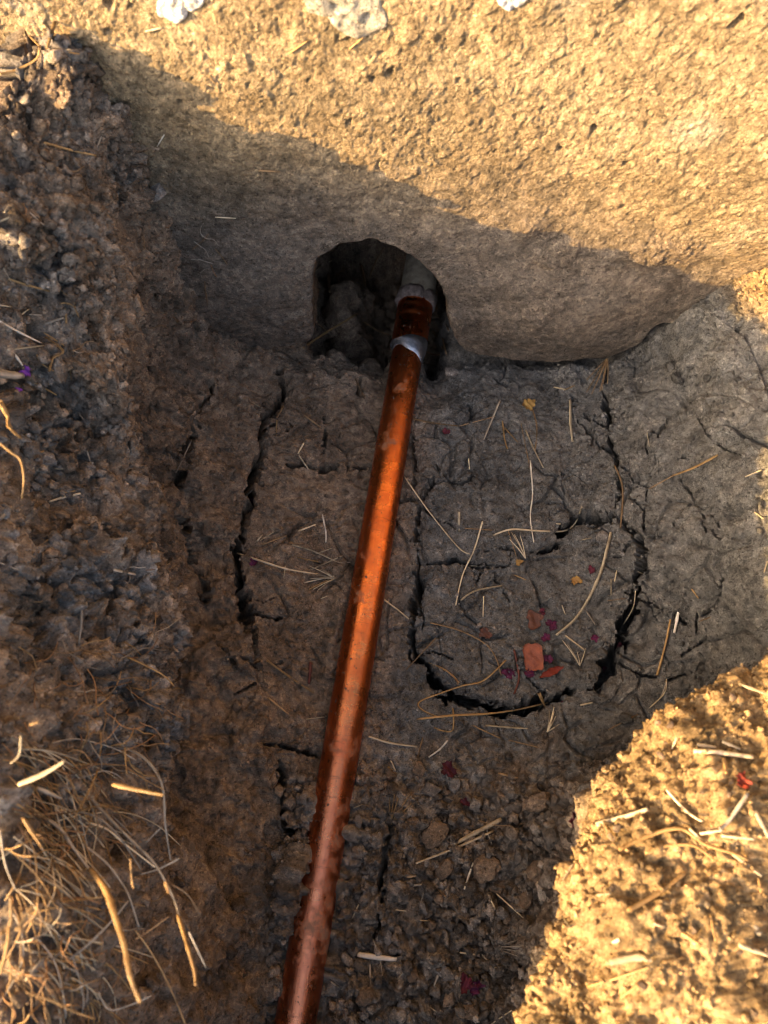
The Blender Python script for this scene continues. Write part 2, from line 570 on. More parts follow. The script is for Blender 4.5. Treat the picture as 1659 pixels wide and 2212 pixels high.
d12, t12 = domes(Q, 0.016, 3, 0.55)
d7, t7 = domes(Q, 0.0085, 4, 0.75)
d4, t4 = domes(Q, 0.0048, 5, 0.85)
p90 = perlin(Q, 95, 6)
p200 = perlin(Q, 230, 7)
p45 = perlin(Q, 50, 8)
pit = np.clip(perlin(Q, 75, 9) + 0.5 * perlin(Q, 150, 10) - 0.12, 0, 1)      # pitted, torn clay
patch = smooth(-0.15, 0.25, perlin(Q, 26, 12))

d26, t26 = domes(Q, 0.027, 13, 0.5)
d3, t3 = domes(Q, 0.0032, 14, 0.9)


def terrace(n, k, a=.3, b=.7):
    """flaky steps: torn clay breaks off in layers"""
    t = n * k
    f = np.floor(t)
    return f + smooth(a, b, t - f)


flake = terrace(perlin(Q, 38, 15) + .4 * perlin(Q, 95, 16), 4.0)
flake2 = terrace(perlin(Q, 85, 17) + .5 * perlin(Q, 190, 18), 3.0)
b60, b130, b280 = np.abs(perlin(Q, 62, 23)), np.abs(perlin(Q, 135, 24)), np.abs(perlin(Q, 300, 25))
b26 = np.abs(perlin(Q, 27, 26))
crag = .55 * b26 * .020 + .011 * b60 + .0065 * b130 + .0032 * b280            # lumps with creases between them
disp = np.zeros(len(Q), np.float32)
crum = smooth(-.1, .2, perlin(Q, 17, 27))                                       # where the topsoil has fallen to crumbs
disp += .75 * w_root * (crag + .0030 * flake + .0016 * flake2 - .016 * pit + .4 * d4 * patch + .3 * d3)
disp += w_bank * (1.0 * crag + .002 * flake + crum * (.35 * d12 * patch + 1.0 * d7 + .9 * d4) + (.35 * d4 + .5 * d3) - .014 * pit * (1 - crum) - .006)
disp += w_lwall * (.55 * crag + .0026 * flake + .0016 * flake2 - .012 * pit + .35 * d7 * patch * crum + .35 * d4 * patch + .25 * d3 - .003)
disp += w_clay * (0.0011 * p90 + 0.0010 * p200 + 0.0012 * p45 + .0013 * flake + .0009 * flake2 - 0.0060 * pit * (0.3 + 0.7 * w_lowleft)
                  + .0028 * b130 * (.3 + .7 * patch) + .0022 * b280 + .35 * crag * w_lowleft
                  + (0.30 * d7 * patch * (0.15 + w_lowleft) + 0.35 * d4 * patch + .30 * d3 * (.2 + .8 * patch)))
disp += w_low * (0.5 * d26 * patch + 0.8 * d12 * (0.3 + 0.7 * patch) + 0.8 * d7 + 0.6 * d4 + .3 * d3 + .9 * crag - 0.006 * pit)
disp += w_mound * (.5 * crag + 0.12 * d12 * patch + 0.30 * d7 * crum + 0.5 * d4 + .8 * d3 + 0.003 * p90 + 0.0022 * p200 + .003 * b280 - .006 * pit)
disp += w_in * (1.1 * crag + .6 * d12 * patch + .5 * d7 + .3 * d4 - .01 * pit)
# hollows in the bank (a cave under the lip by the wall, holes among the roots)
HOLES = [(300, 440, .016, .030), (215, 1365 + 100, .006, .016), (243, 1835, .008, .022), (265, 470, .010, .02), (400, 880, .008, .014),
         (430, 905, .007, .016), (85, 720, .006, .012), (585, 1590, .007, .012), (120, 560, .006, .01), (560, 1700, .006, .012),
         (700, 760, .012, .012), (970, 800, .012, .016), (950, 770, .014, .018)]
gap = np.exp(-d7 / .0010) * np.exp(-d12 / .004)
disp -= gap * (.0065 * w_bank * crum + .004 * w_low + .0015 * w_mound)
# thin drying cracks of the clay
Qw = Q + 0.010 * np.stack([perlin(Q, 40, 31), perlin(Q, 40, 32), perlin(Q, 40, 33)], -1)
e1 = edges3(Qw, 0.062, 21)
e2 = edges3(Qw, 0.030, 22)
hair = smooth(0.0026, 0.0008, e1) * smooth(-0.1, 0.15, perlin(Q, 22, 34))
hair2 = smooth(0.0015, 0.0004, e2) * smooth(0.0, 0.2, perlin(Q, 30, 35))
disp -= w_clay * (0.006 * hair + 0.0035 * hair2)

# ---- the wide cracks, drawn on the clay
coarse_r = np.unique(np.concatenate([np.arange(0, NR, 5), [NR - 1]]))
coarse_c = np.unique(np.concatenate([np.arange(0, NCOL, 5), [NCOL - 1]]))


def coarse_bvh(V):
    c = V[np.ix_(coarse_r, coarse_c)]
    return BVHTree.FromPolygons(c.reshape(-1, 3).tolist(), grid_faces(c.shape[0], c.shape[1]).tolist())


bvh_base = coarse_bvh(P1)


def hit(bvh, px, py, fallback=0.0):
    d = ray(px, py).normalized()
    h = bvh.ray_cast(ORI, d)
    if h[0] is None:
        return at_z(px, py, fallback), Vector((0, 0, 1))
    n = h[1]
    if n.dot(d) > 0:
        n = -n
    return h[0], n


for hx_, hy_, hr_, hd_ in HOLES:
    hp = np.array(tuple(hit(bvh_base, hx_, hy_)[0]), np.float32)
    dd_ = ((Q - hp) ** 2).sum(1) / (hr_ * hr_)
    m_ = np.nonzero(dd_ < 6)[0]
    disp[m_] -= hd_ * np.exp(-dd_[m_] * (1 + 1.2 * perlin(Q[m_], 90, 28)))

CRACKS = [  # px polyline, width (px of the 1659 view), depth
    ([(625, 768), (605, 800), (612, 850), (580, 900), (570, 960), (555, 1010), (545, 1060), (525, 1110), (515, 1180),
      (512, 1250), (530, 1310), (545, 1370), (560, 1420), (572, 1470), (576, 1492)], 17, .034),
    ([(592, 990), (620, 1003), (650, 1005), (690, 1010), (740, 1002), (792, 1016)], 11, .025),
    ([(478, 800), (440, 880), (416, 960), (392, 1030), (390, 1100), (408, 1160), (422, 1210), (448, 1300), (472, 1390),
      (500, 1430), (522, 1462)], 15, .020),
    ([(905, 1090), (900, 1130), (905, 1200), (898, 1300), (890, 1370), (905, 1420), (940, 1480), (990, 1515), (1060, 1532),
      (1130, 1535), (1180, 1508), (1240, 1500), (1290, 1482), (1325, 1430), (1340, 1370), (1368, 1300), (1384, 1230),
      (1383, 1180), (1366, 1145), (1330, 1120), (1270, 1116), (1240, 1135), (1200, 1168), (1150, 1192)], 17, .036),
    ([(1296, 835), (1310, 900), (1318, 960), (1328, 1010), (1334, 1060), (1330, 1118)], 11, .028),
    ([(905, 1218), (950, 1220), (1000, 1214), (1060, 1223), (1105, 1222)], 6, .016),
    ([(872, 1080), (905, 1092), (925, 1060), (936, 1030)], 8, .02),
    ([(1455, 885), (1425, 930), (1412, 1000), (1395, 1055), (1390, 1110), (1384, 1160)], 4.5, .012),
    ([(1384, 1162), (1428, 1163)], 5, .012),
    ([(938, 1005), (965, 1035), (1000, 1052), (1030, 1022)], 4, .01),
    ([(1230, 895), (1262, 930), (1292, 962), (1312, 975)], 5, .012),
    ([(1232, 870), (1270, 905), (1308, 925)], 4, .01),
    ([(1130, 1195), (1080, 1185), (1040, 1192)], 3.5, .008),
    ([(588, 1598), (640, 1618), (692, 1632)], 9, .022),
    ([(604, 1640), (606, 1720), (622, 1800), (600, 1850), (604, 1930)], 11, .024),
    ([(842, 1780), (832, 1880), (815, 1995), (800, 2050)], 9, .016),
    ([(545, 1320), (580, 1335), (610, 1335)], 6, .014),
    ([(1335, 1430), (1380, 1460), (1440, 1470), (1500, 1450)], 4, .009),
    ([(1385, 1300), (1430, 1320), (1470, 1340), (1510, 1390)], 4, .009),
    ([(1440, 1000), (1500, 1090), (1560, 1180)], 3.5, .008),
    ([(890, 930), (893, 1000), (888, 1060)], 8, .018),
    ([(700, 900), (705, 940), (695, 985)], 4, .01),
    ([(1500, 900), (1540, 960), (1600, 990)], 4, .009),
    ([(1560, 1250), (1545, 1310), (1500, 1345)], 4, .009),
    ([(760, 770), (780, 820), (770, 860)], 4, .01),
    ([(990, 800), (1060, 815), (1100, 850)], 4, .009),
    ([(915, 870), (960, 885), (1010, 880), (1020, 905)], 5, .012),
]
cr_ = random.Random(3)
for _k in range(64):
    src = CRACKS[cr_.choice([0, 0, 1, 2, 3, 3, 3, 4, 5, 7, 17, 18, 19])][0]
    a_i = cr_.randrange(len(src))
    q_ = src[a_i]
    an = cr_.uniform(0, 6.28)
    br = [q_]
    for _j in range(cr_.randint(2, 5)):
        an += cr_.uniform(-.7, .7)
        st_ = cr_.uniform(10, 26)
        br.append((br[-1][0] + st_ * math.cos(an), br[-1][1] + st_ * math.sin(an)))
    CRACKS.append((br, cr_.uniform(1.8, 3.6), cr_.uniform(.004, .008)))
jag = 0.0024 * perlin(Q, 160, 40) + 0.0018 * perlin(Q, 380, 41) + 0.004 * perlin(Q, 60, 42)
crack_cut = np.zeros(len(Q), np.float32)
lip = np.zeros(len(Q), np.float32)
for pts, wpx, dep in CRACKS:
    W = [hit(bvh_base, *p)[0] for p in pts]
    wid = wpx / F_PX * 0.63 * 1.08
    A = np.array([tuple(w) for w in W], np.float32)
    lo, hi = A.min(0) - 0.02, A.max(0) + 0.02
    idx = np.nonzero(((Q > lo) & (Q < hi)).all(1) & (KF > 3.03) & (KF < 12))[0]
    if not len(idx):
        continue
    S = Q[idx].copy()
    ra, rb = cell_rand(S, .019, 47)
    rc, rd = cell_rand(S, .0055, 48)
    amp = min(1.0, wid / .006)
    S[:, 0] += amp * (.006 * ra + .003 * rc)
    S[:, 1] += amp * (.006 * rb + .003 * rd)
    dm = np.full(len(idx), 9, np.float32)
    wl = np.ones(len(idx), np.float32)
    n = len(A)
    for i in range(n - 1):
        ab = A[i + 1] - A[i]
        t = np.clip(((S - A[i]) @ ab) / max(float(ab @ ab), 1e-9), 0, 1)
        dd = np.linalg.norm(S - A[i] - t[:, None] * ab, axis=1)
        m = dd < dm
        dm = np.where(m, dd, dm)
        u = (i + t) / (n - 1)
        wl = np.where(m, np.clip(np.minimum(u, 1 - u) * 6 + 0.25, 0, 1), wl)
    vary = 0.8 + 1.5 * perlin(S, 45, 43)
    half = 0.5 * wid * wl * np.clip(vary, 0.55, 1.35)
    dj = dm + jag[idx] * min(1.0, wid / 0.005)
    c = 1.7 * dep * smooth(1.12, 0.8, dj / np.maximum(half, 1e-5))
    crack_cut[idx] = np.maximum(crack_cut[idx], c)
    lip[idx] = np.maximum(lip[idx], 0.0022 * np.exp(-(np.maximum(dj - half, 0) / (0.006)) ** 2) * min(1, wpx / 12))
disp = disp - crack_cut - lip
V = P1 + n1 * disp.reshape(NR, NCOL, 1)
crack_cut2 = crack_cut.reshape(NR, NCOL)

# ---- soil colours (the soil's own: brown subsoil, grey dried clay, dark topsoil)
brown = np.array([0.238, 0.172, 0.116])
grey = np.array([0.148, 0.138, 0.122])
dark = np.array([0.170, 0.148, 0.124])
tan = np.array([0.33, 0.222, 0.110])
wb = w_bank * (.45 + .55 * crum) * smooth(-.22, .12, p45 + 0.2 * (t7 - .5) + .02)
col = np.repeat(brown[None], len(Q), 0)
gmix = np.clip(smooth(0.0, 0.05, XF - pipe_x(YF)) * smooth(0.0, 0.10, YF + .05 + .08 * p45) * (w_floor + w_bowl), 0, 1)
gmix = np.maximum(gmix, 0.55 * w_low)
col = col + (grey - col) * gmix[:, None]
col = col + (dark - col) * wb[:, None]
col = col + (tan - col) * w_mound[:, None]
crumb = (d7 > 0.0012) * (t7 - 0.5) + 0.7 * (d4 > 0.0006) * (t4 - 0.5)
strength = np.clip(w_bank + w_low + 0.6 * w_mound + 0.5 * w_lwall + 0.5 * w_clay, 0, 1)
col = col * (1 + 0.85 * crumb * strength)[:, None]
col = col * (1 + .5 * p45 + .35 * perlin(Q, 18, 19) + .45 * perlin(Q, 130, 20))[:, None]
bright = ((d7 > 0.0015) & (t7 > 0.86)) | ((d12 > 0.003) & (t12 > 0.9))
col = np.where((bright & (w_bank + w_low > 0.4))[:, None], col * np.array([1.15, 1.18, 1.2]), col)
col = np.clip(col, 0.02, 0.8)
col2 = col.reshape(NR, NCOL, 3)

# ---- link it as the ground: far sheet + plates of clay split by the wide cracks
faces = grid_faces(NR, NCOL)
# flood-fill plates on a coarse raster of the floor
plate_seeds = {
    'right_upper': (1100, 1050), 'right_lobe': (1150, 1330), 'left_upper': (720, 930), 'left_lower': (640, 1180),
    'left_ledge': (455, 1130),
}
blocked = crack_cut2 > 0.0045
allowed = (KP > 4.2) & (KP < 11.2) & (BY > 0.02) & (BY < 0.375)
# pipe line divides as well
allowed &= np.abs(BX - pipe_x(BY)) > 0.004
label_map = np.zeros((NR, NCOL), np.int16)
flatV = P1.reshape(-1, 3)


def grid_index(p):
    d = ((Q - np.array(p, np.float32)) ** 2).sum(1)
    i = int(np.argmin(d))
    return i // NCOL, i % NCOL


def flood(mask, r, c):
    cur = np.zeros_like(mask)
    cur[r, c] = True
    if not mask[r, c]:
        return cur
    # sweep based fill: repeated run-length dilation along rows and columns
    for _ in range(400):
        prev = cur.sum()
        for ax in (0, 1):
            for flip in (False, True):
                m = np.flip(mask, ax) if flip else mask
                s_ = np.flip(cur, ax) if flip else cur
                idx = np.arange(m.shape[ax])
                shp = (-1, 1) if ax == 0 else (1, -1)
                ii = idx.reshape(shp)
                lastblk = np.maximum.accumulate(np.where(~m, ii, -1), axis=ax)
                lastsrc = np.maximum.accumulate(np.where(s_, ii, -1), axis=ax)
                f = m & (lastsrc > lastblk)
                cur = cur | (np.flip(f, ax) if flip else f)
        if cur.sum() == prev:
            break
    return cur


cs = 3
mask_c = (allowed & ~blocked)[::cs, ::cs]
plates = []
taken = np.zeros_like(mask_c)
for nm, (px, py) in plate_seeds.items():
    r, c = grid_index(hit(bvh_base, px, py)[0])
    f = flood(mask_c & ~taken, min(r // cs, mask_c.shape[0] - 1), min(c // cs, mask_c.shape[1] - 1))
    taken |= f
    full = np.repeat(np.repeat(f, cs, 0), cs, 1)[:NR, :NCOL] & ~blocked
    plates.append((nm, full))
    print("plate", nm, int(full.sum()))
PLATE_LIFT = {'right_upper': (.0025, .01), 'right_lobe': (-.003, -.03), 'left_upper': (.002, .0), 'left_lower': (-.002, .0), 'left_ledge': (.003, .0)}
for nm, full in plates:
    dz, tl = PLATE_LIFT[nm]
    if full.sum() > 200:
        V[full, 2] += dz + tl * (V[full, 1] - V[full, 1].mean())
face_owner = np.zeros((NR - 1, NCOL - 1), np.int16)
for k, (nm, full) in enumerate(plates):
    fm = full[:-1, :-1] & full[1:, :-1] & full[:-1, 1:] & full[1:, 1:]
    face_owner[fm & (face_owner == 0)] = k + 1
fo = face_owner.ravel()
bvh_fin = coarse_bvh(V)


def sub_mesh(name, sel):
    f = faces[sel]
    used, inv = np.unique(f.ravel(), return_inverse=True)
    return mesh_np(name, V.reshape(-1, 3)[used], inv.reshape(-1, 4), col[used])


ground = link("ground", sub_mesh("ground", fo == 0), M_SOIL, kind="structure",
              label="dug soil pit with brown crumbly banks and cracked clay bottom")
for k, (nm, full) in enumerate(plates):
    if (fo == k + 1).sum() > 50:
        link("clay_plate", sub_mesh("clay_plate", fo == k + 1), M_SOIL, parent=ground)

# wide soil sheet round the pit, out to the horizon
loop_v, loop_f = [], []
bd = [V[0, :], V[:, -1], V[-1, ::-1], V[::-1, 0]]
ringpts = np.concatenate([b[:-1:8] for b in bd])
nring = len(ringpts)
cen = np.array([0, 0, 0])
rings = [ringpts]
for sc_ in (1.25, 1.8, 4, 15, 90):
    q = ringpts * np.array([sc_ * 1.05, sc_, 1.0])
    q = q.copy()
    a_ = min(1.0, (sc_ - 1) * 1.5)
    q[:, 2] = ringpts[:, 2] * (1 - a_) + 0.335 * a_ + 0.01 * perlin((q * 1.0).astype(np.float32), 3.0, 55)
    rings.append(q)
rv = np.concatenate(rings)
rf = []
for k in range(len(rings) - 1):
    for i in range(nring):
        j = (i + 1) % nring
        rf.append((k * nring + i, (k + 1) * nring + i, (k + 1) * nring + j, k * nring + j))
rv = rv - np.array([0, 0, 0.001])
link("terrain", mesh_np("terrain", rv, np.array(rf), np.repeat((tan * 0.9)[None], len(rv), 0)), M_SOIL, kind="structure",
     label="flat dry earth reaching from the pit to the horizon")

# ------------------------------------------------------------------ the footing wall with its arched notch
WY = 0.38
OUTL = [(-3.2, -0.06), (-.30, -.03), (-.16, 0.0), (-.125, .012), (-.098, .018), (-.075, .024), (-.064, .036), (-.062, .06),
        (-.0595, .09), (-.057, .12), (-.050, .142), (-.040, .1515), (-.031, .158), (-.02, .1595), (-.010, .163), (.000, .1595),
        (.008, .1555), (.017, .147), (.026, .138), (.034, .130), (.0415, .119), (.047, .107), (.0505, .094), (.054, .078),
        (.057, .062), (.061, .046), (.066, .033), (.0715, .020), (.079, .012), (.10, .0085), (.15, .0065), (.195, .007),
        (.213, .011), (.226, .019), (.234, .032), (.2375, .05), (.243, .06), (.27, .05), (.32, .0), (3.2, -.06)]
OUT = np.array(OUTL)
# finer outline with small irregular chips
seg = np.concatenate([[0], np.cumsum(np.hypot(*np.diff(OUT, axis=0).T))])
fine_s = np.concatenate([np.linspace(0, seg[1], 4, endpoint=False), np.arange(seg[1], seg[-2], 0.0016),
                         np.linspace(seg[-2], seg[-1], 4)])
OUTF = pchip(seg, OUT, fine_s)
ch = np.stack([OUTF[:, 0], np.zeros(len(OUTF)), OUTF[:, 1]], 1).astype(np.float32)
OUTF[:, 1] += 0.0035 * perlin(ch, 70, 60) + 0.0022 * perlin(ch, 190, 61)
OUTF[:, 0] += 0.0025 * perlin(ch, 90, 62)


def grow(a0, a1, step0, fac):
    out, p, st = [], a0, step0
    sgn = 1 if a1 > a0 else -1
    while (a1 - p) * sgn > st:
        p += sgn * st
        out.append(p)
        st *= fac
    out.append(a1)
    return out


wx = np.array(sorted(grow(-.23, -3.0, .0011, 1.09)) + list(np.arange(-.23, .31, .00085)) + grow(.31, 3.0, .0011, 1.09))
wz = np.array(list(np.arange(-.03, .37, .00085)) + grow(.37, 1.3, .0011, 1.08))
GX, GZ = np.meshgrid(wx, wz)
nrw, ncw = GX.shape
pts = np.stack([GX.ravel(), GZ.ravel()], 1)
# is the point under the outline (open air)?  nearest outline point
dmin = np.full(len(pts), 9.0)
near = np.zeros((len(pts), 2))
inside = np.zeros(len(pts), bool)
# outline is not a function of x: use polygon test with the strip closed far below
poly = np.vstack([OUTF, [[3.2, -5], [-3.2, -5]]])
cand = (pts[:, 1] < 0.19)
ci = np.nonzero(cand)[0]
px_, pz_ = pts[ci, 0], pts[ci, 1]
ins = np.zeros(len(ci), bool)
for i in range(len(poly)):
    x1, z1 = poly[i]
    x2, z2 = poly[(i + 1) % len(poly)]
    if z1 == z2:
        continue
    c_ = ((z1 > pz_) != (z2 > pz_))
    xi = (x2 - x1) * (pz_ - z1) / (z2 - z1) + x1
    ins ^= c_ & (px_ < xi)
inside[ci] = ins
dm = np.full(len(ci), 9.0)
nr_ = np.zeros((len(ci), 2))
for i in range(len(OUTF) - 1):
    a, b = OUTF[i], OUTF[i + 1]
    lo, hi = np.minimum(a, b) - .022, np.maximum(a, b) + .022
    m = np.nonzero((px_ > lo[0]) & (px_ < hi[0]) & (pz_ > lo[1]) & (pz_ < hi[1]))[0]
    if not len(m):
        continue
    ab = b - a
    t = np.clip(((px_[m] - a[0]) * ab[0] + (pz_[m] - a[1]) * ab[1]) / max(ab @ ab, 1e-12), 0, 1)
    qx, qz = a[0] + t * ab[0], a[1] + t * ab[1]
    dd = np.hypot(px_[m] - qx, pz_[m] - qz)
    k = dd < dm[m]
    mm = m[k]
    dm[mm] = dd[k]
    nr_[mm, 0], nr_[mm, 1] = qx[k], qz[k]
dmin[ci] = dm
near[ci] = nr_
wf = grid_faces(nrw, ncw)
keepf = ~inside[wf].all(1)
wf = wf[keepf]
usedv = np.zeros(len(pts), bool)
usedv[wf.ravel()] = True
snap = usedv & inside & (dmin < 0.02)
pts[snap] = near[snap]
dmin[snap] = 0
WP = np.stack([pts[:, 0], np.full(len(pts), WY), pts[:, 1]], 1).astype(np.float32)
X_, Z_ = WP[:, 0], WP[:, 2]
off = 0.007 * perlin(WP, 7, 70) + 0.0035 * perlin(WP, 20, 71) + 0.002 * perlin(WP, 48, 72)
off += 0.014 * np.exp(-(((X_ - .15) / .07) ** 2 + ((Z_ - .07) / .06) ** 2))            # bulge of the footing
off += 0.006 * np.exp(-(((X_ + .11) / .05) ** 2 + ((Z_ - .10) / .07) ** 2))
off += 0.028 * smooth(.12, .34, X_) * smooth(0.10, .26, Z_)                              # soil packed on the right end
off -= 0.02 * smooth(.2, .6, Z_)
off += 0.006 * smooth(.012, -.012, np.abs(Z_ - (.335 + .006 * perlin(WP, 15, 79))) ) * 0
up = smooth(.17, .27, Z_ + .03 * perlin(WP, 14, 73) + .25 * (X_ + .0) * smooth(-.2, .25, X_) )
rightw = smooth(.06, .22, X_ + .04 * perlin(WP, 16, 74))
W3 = WP.copy()
W3[:, 1] -= off
da, ta = domes(W3, .0032, 81, .85)
db, tb = domes(W3, .0056, 82, .5)
dc, tc = domes(W3, .011, 83, .35)
stuck = .6 * smooth(.2, .38, perlin(WP, 24, 84)) * (1 - up)
stuck = np.maximum(stuck, smooth(1, .2, np.hypot((X_ - .205) / .045, (Z_ - .155) / .032)))
stuck = np.maximum(stuck, .9 * smooth(1, .2, np.hypot((X_ - .12) / .03, (Z_ - .085) / .02)))
stuck = np.maximum(stuck, .8 * smooth(1, .2, np.hypot((X_ - .105) / .02, (Z_ - .175) / .016)))
fine = 0.0006 * perlin(W3, 240, 85) + 0.0005 * perlin(W3, 480, 86) + .0012 * perlin(W3, 100, 87)
drop = np.clip(perlin(W3, 120, 88) - .38, 0, 1) * up
clump = smooth(-.05, .3, perlin(WP, 40, 98))
gr = np.abs(perlin(W3, 260, 99)) + .6 * np.abs(perlin(W3, 520, 100))
sparse, _ = domes(W3, .0075, 101, .12)
relief = fine + up * (.16 * da + .0021 * gr + .0010 * np.abs(perlin(W3, 110, 102)) + .22 * sparse + .30 * db * rightw * clump - .025 * drop
                      + .22 * dc * rightw * clump + .002 * np.abs(perlin(W3, 55, 103)) * rightw)
relief += stuck * (.55 * db + .45 * da + .0025 * perlin(W3, 60, 89) + .004 * stuck) + (1 - up) * .0012 * gr
near_w = smooth(.44, .38, Z_) * smooth(.42, .33, X_) * smooth(-.32, -.24, X_)
relief *= smooth(0.0, .004, dmin) * (.12 + .88 * near_w)
RL = 0.0035
q_ = np.clip(1 - dmin / RL, 0, 1)
lipy = RL * (1 - np.sqrt(np.clip(1 - q_ * q_, 0, 1)))
W3[:, 1] = WP[:, 1] - off - relief + lipy
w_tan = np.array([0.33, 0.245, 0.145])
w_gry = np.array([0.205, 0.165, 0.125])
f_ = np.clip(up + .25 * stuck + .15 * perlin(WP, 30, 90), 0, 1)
wc = w_gry + (w_tan - w_gry) * f_[:, None]  # sunlit upper wall warmer, shaded footing greyer: sun and shade put into colour
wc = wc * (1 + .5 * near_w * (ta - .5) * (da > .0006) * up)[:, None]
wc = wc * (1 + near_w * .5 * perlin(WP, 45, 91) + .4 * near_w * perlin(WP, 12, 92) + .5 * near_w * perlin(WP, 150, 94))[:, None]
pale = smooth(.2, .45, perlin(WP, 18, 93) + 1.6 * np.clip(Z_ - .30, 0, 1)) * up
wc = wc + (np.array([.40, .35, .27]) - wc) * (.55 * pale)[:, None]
soilc = np.array([.19, .15, .115])
wc = wc + (soilc - wc) * (.7 * stuck)[:, None]
remap = -np.ones(len(pts), np.int64)
uv_ = np.nonzero(usedv)[0]
remap[uv_] = np.arange(len(uv_))
wall_v = W3[uv_]
wall_c = np.clip(wc[uv_], .03, .8)
wall_f = remap[wf]
# underside and tunnel: sweep the outline backwards
def outline_y(x, z):
    q = np.stack([x, np.full(len(x), WY), z], 1).astype(np.float32)
    d = ((wall_v[:, None, 0] - 0) if False else None)
    return q


tm = (OUTF[:, 0] > -.3) & (OUTF[:, 0] < .34)
OT = OUTF[tm]
tun_rows = np.concatenate([[0.0], np.linspace(.004, .32, 60)])
# depth of the front edge: take the nearest wall vertex
edge_idx = np.nonzero(dmin[uv_] < 1e-6)[0]
ev = wall_v[edge_idx]
fy = np.array([ev[np.argmin((ev[:, 0] - a[0]) ** 2 + (ev[:, 2] - a[1]) ** 2), 1] for a in OT])
# outward normal of the outline (into the solid)
tg = np.gradient(OT, axis=0)
nn = np.stack([-tg[:, 1], tg[:, 0]], 1)
nn /= np.maximum(np.linalg.norm(nn, axis=1, keepdims=True), 1e-9)
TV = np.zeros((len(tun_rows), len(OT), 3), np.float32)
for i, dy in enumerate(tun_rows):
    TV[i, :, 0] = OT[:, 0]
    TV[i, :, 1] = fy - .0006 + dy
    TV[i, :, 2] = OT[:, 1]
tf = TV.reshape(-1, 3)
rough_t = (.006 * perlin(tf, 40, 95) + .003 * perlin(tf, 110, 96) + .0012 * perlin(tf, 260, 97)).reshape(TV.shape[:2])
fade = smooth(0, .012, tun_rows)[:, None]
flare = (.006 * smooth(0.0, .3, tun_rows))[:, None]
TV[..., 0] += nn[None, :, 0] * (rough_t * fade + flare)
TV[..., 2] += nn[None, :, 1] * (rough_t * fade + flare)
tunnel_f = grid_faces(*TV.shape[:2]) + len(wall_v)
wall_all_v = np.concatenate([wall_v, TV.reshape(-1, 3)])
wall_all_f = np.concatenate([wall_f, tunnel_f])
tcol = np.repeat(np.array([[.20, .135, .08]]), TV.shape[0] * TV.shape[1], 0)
wall = link("foundation_wall", None, label="rough earth-crusted foundation wall with a rounded footing above the pipe",
            cat="wall")
wall.location = (0, WY, 0)
wall_all_v = wall_all_v - np.array([0, WY, 0], np.float32)
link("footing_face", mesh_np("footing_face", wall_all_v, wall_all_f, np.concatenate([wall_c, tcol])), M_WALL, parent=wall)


def box_mesh(name, x0, x1, y0, y1, z0, z1, colr):
    v = [(x, y, z) for x in (x0, x1) for y in (y0, y1) for z in (z0, z1)]
    f = [(0, 1, 3, 2), (4, 6, 7, 5), (0, 4, 5, 1), (2, 3, 7, 6), (0, 2, 6, 4), (1, 5, 7, 3)]
    return mesh_np(name, np.array(v), np.array(f), np.repeat(np.array([colr]), 8, 0), False)


link("wall_core", box_mesh("wall_core", -3.0, 3.0, .05, .40, .19, 1.29, (.3, .23, .14)), M_WALL, parent=wall)
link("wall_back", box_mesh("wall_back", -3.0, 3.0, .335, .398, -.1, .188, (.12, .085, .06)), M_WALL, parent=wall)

cw = grid_faces(nrw, ncw)[::1]
wb_idx = np.arange(0, nrw, 3)
wb_idc = np.arange(0, ncw, 3)
Wg = W3.reshape(nrw, ncw, 3)[np.ix_(wb_idx, wb_idc)]
insg = inside.reshape(nrw, ncw)[np.ix_(wb_idx, wb_idc)].ravel()
wgf = grid_faces(*Wg.shape[:2])
wgf = wgf[~insg[wgf].any(1)]
bvh_wall = BVHTree.FromPolygons(Wg.reshape(-1, 3).tolist(), wgf.tolist())


def surf(px, py):
    d = ray(px, py).normalized()
    best = None
    for b in (bvh_fin, bvh_wall):
        h = b.ray_cast(ORI, d)
        if h[0] is not None and (best is None or h[3] < best[2]):
            n = h[1] if h[1].dot(d) < 0 else -h[1]
            best = (h[0], n, h[3])
    if best is None:
        return at_z(px, py, 0), Vector((0, 0, 1)), (at_z(px, py, 0) - ORI).length
    return best


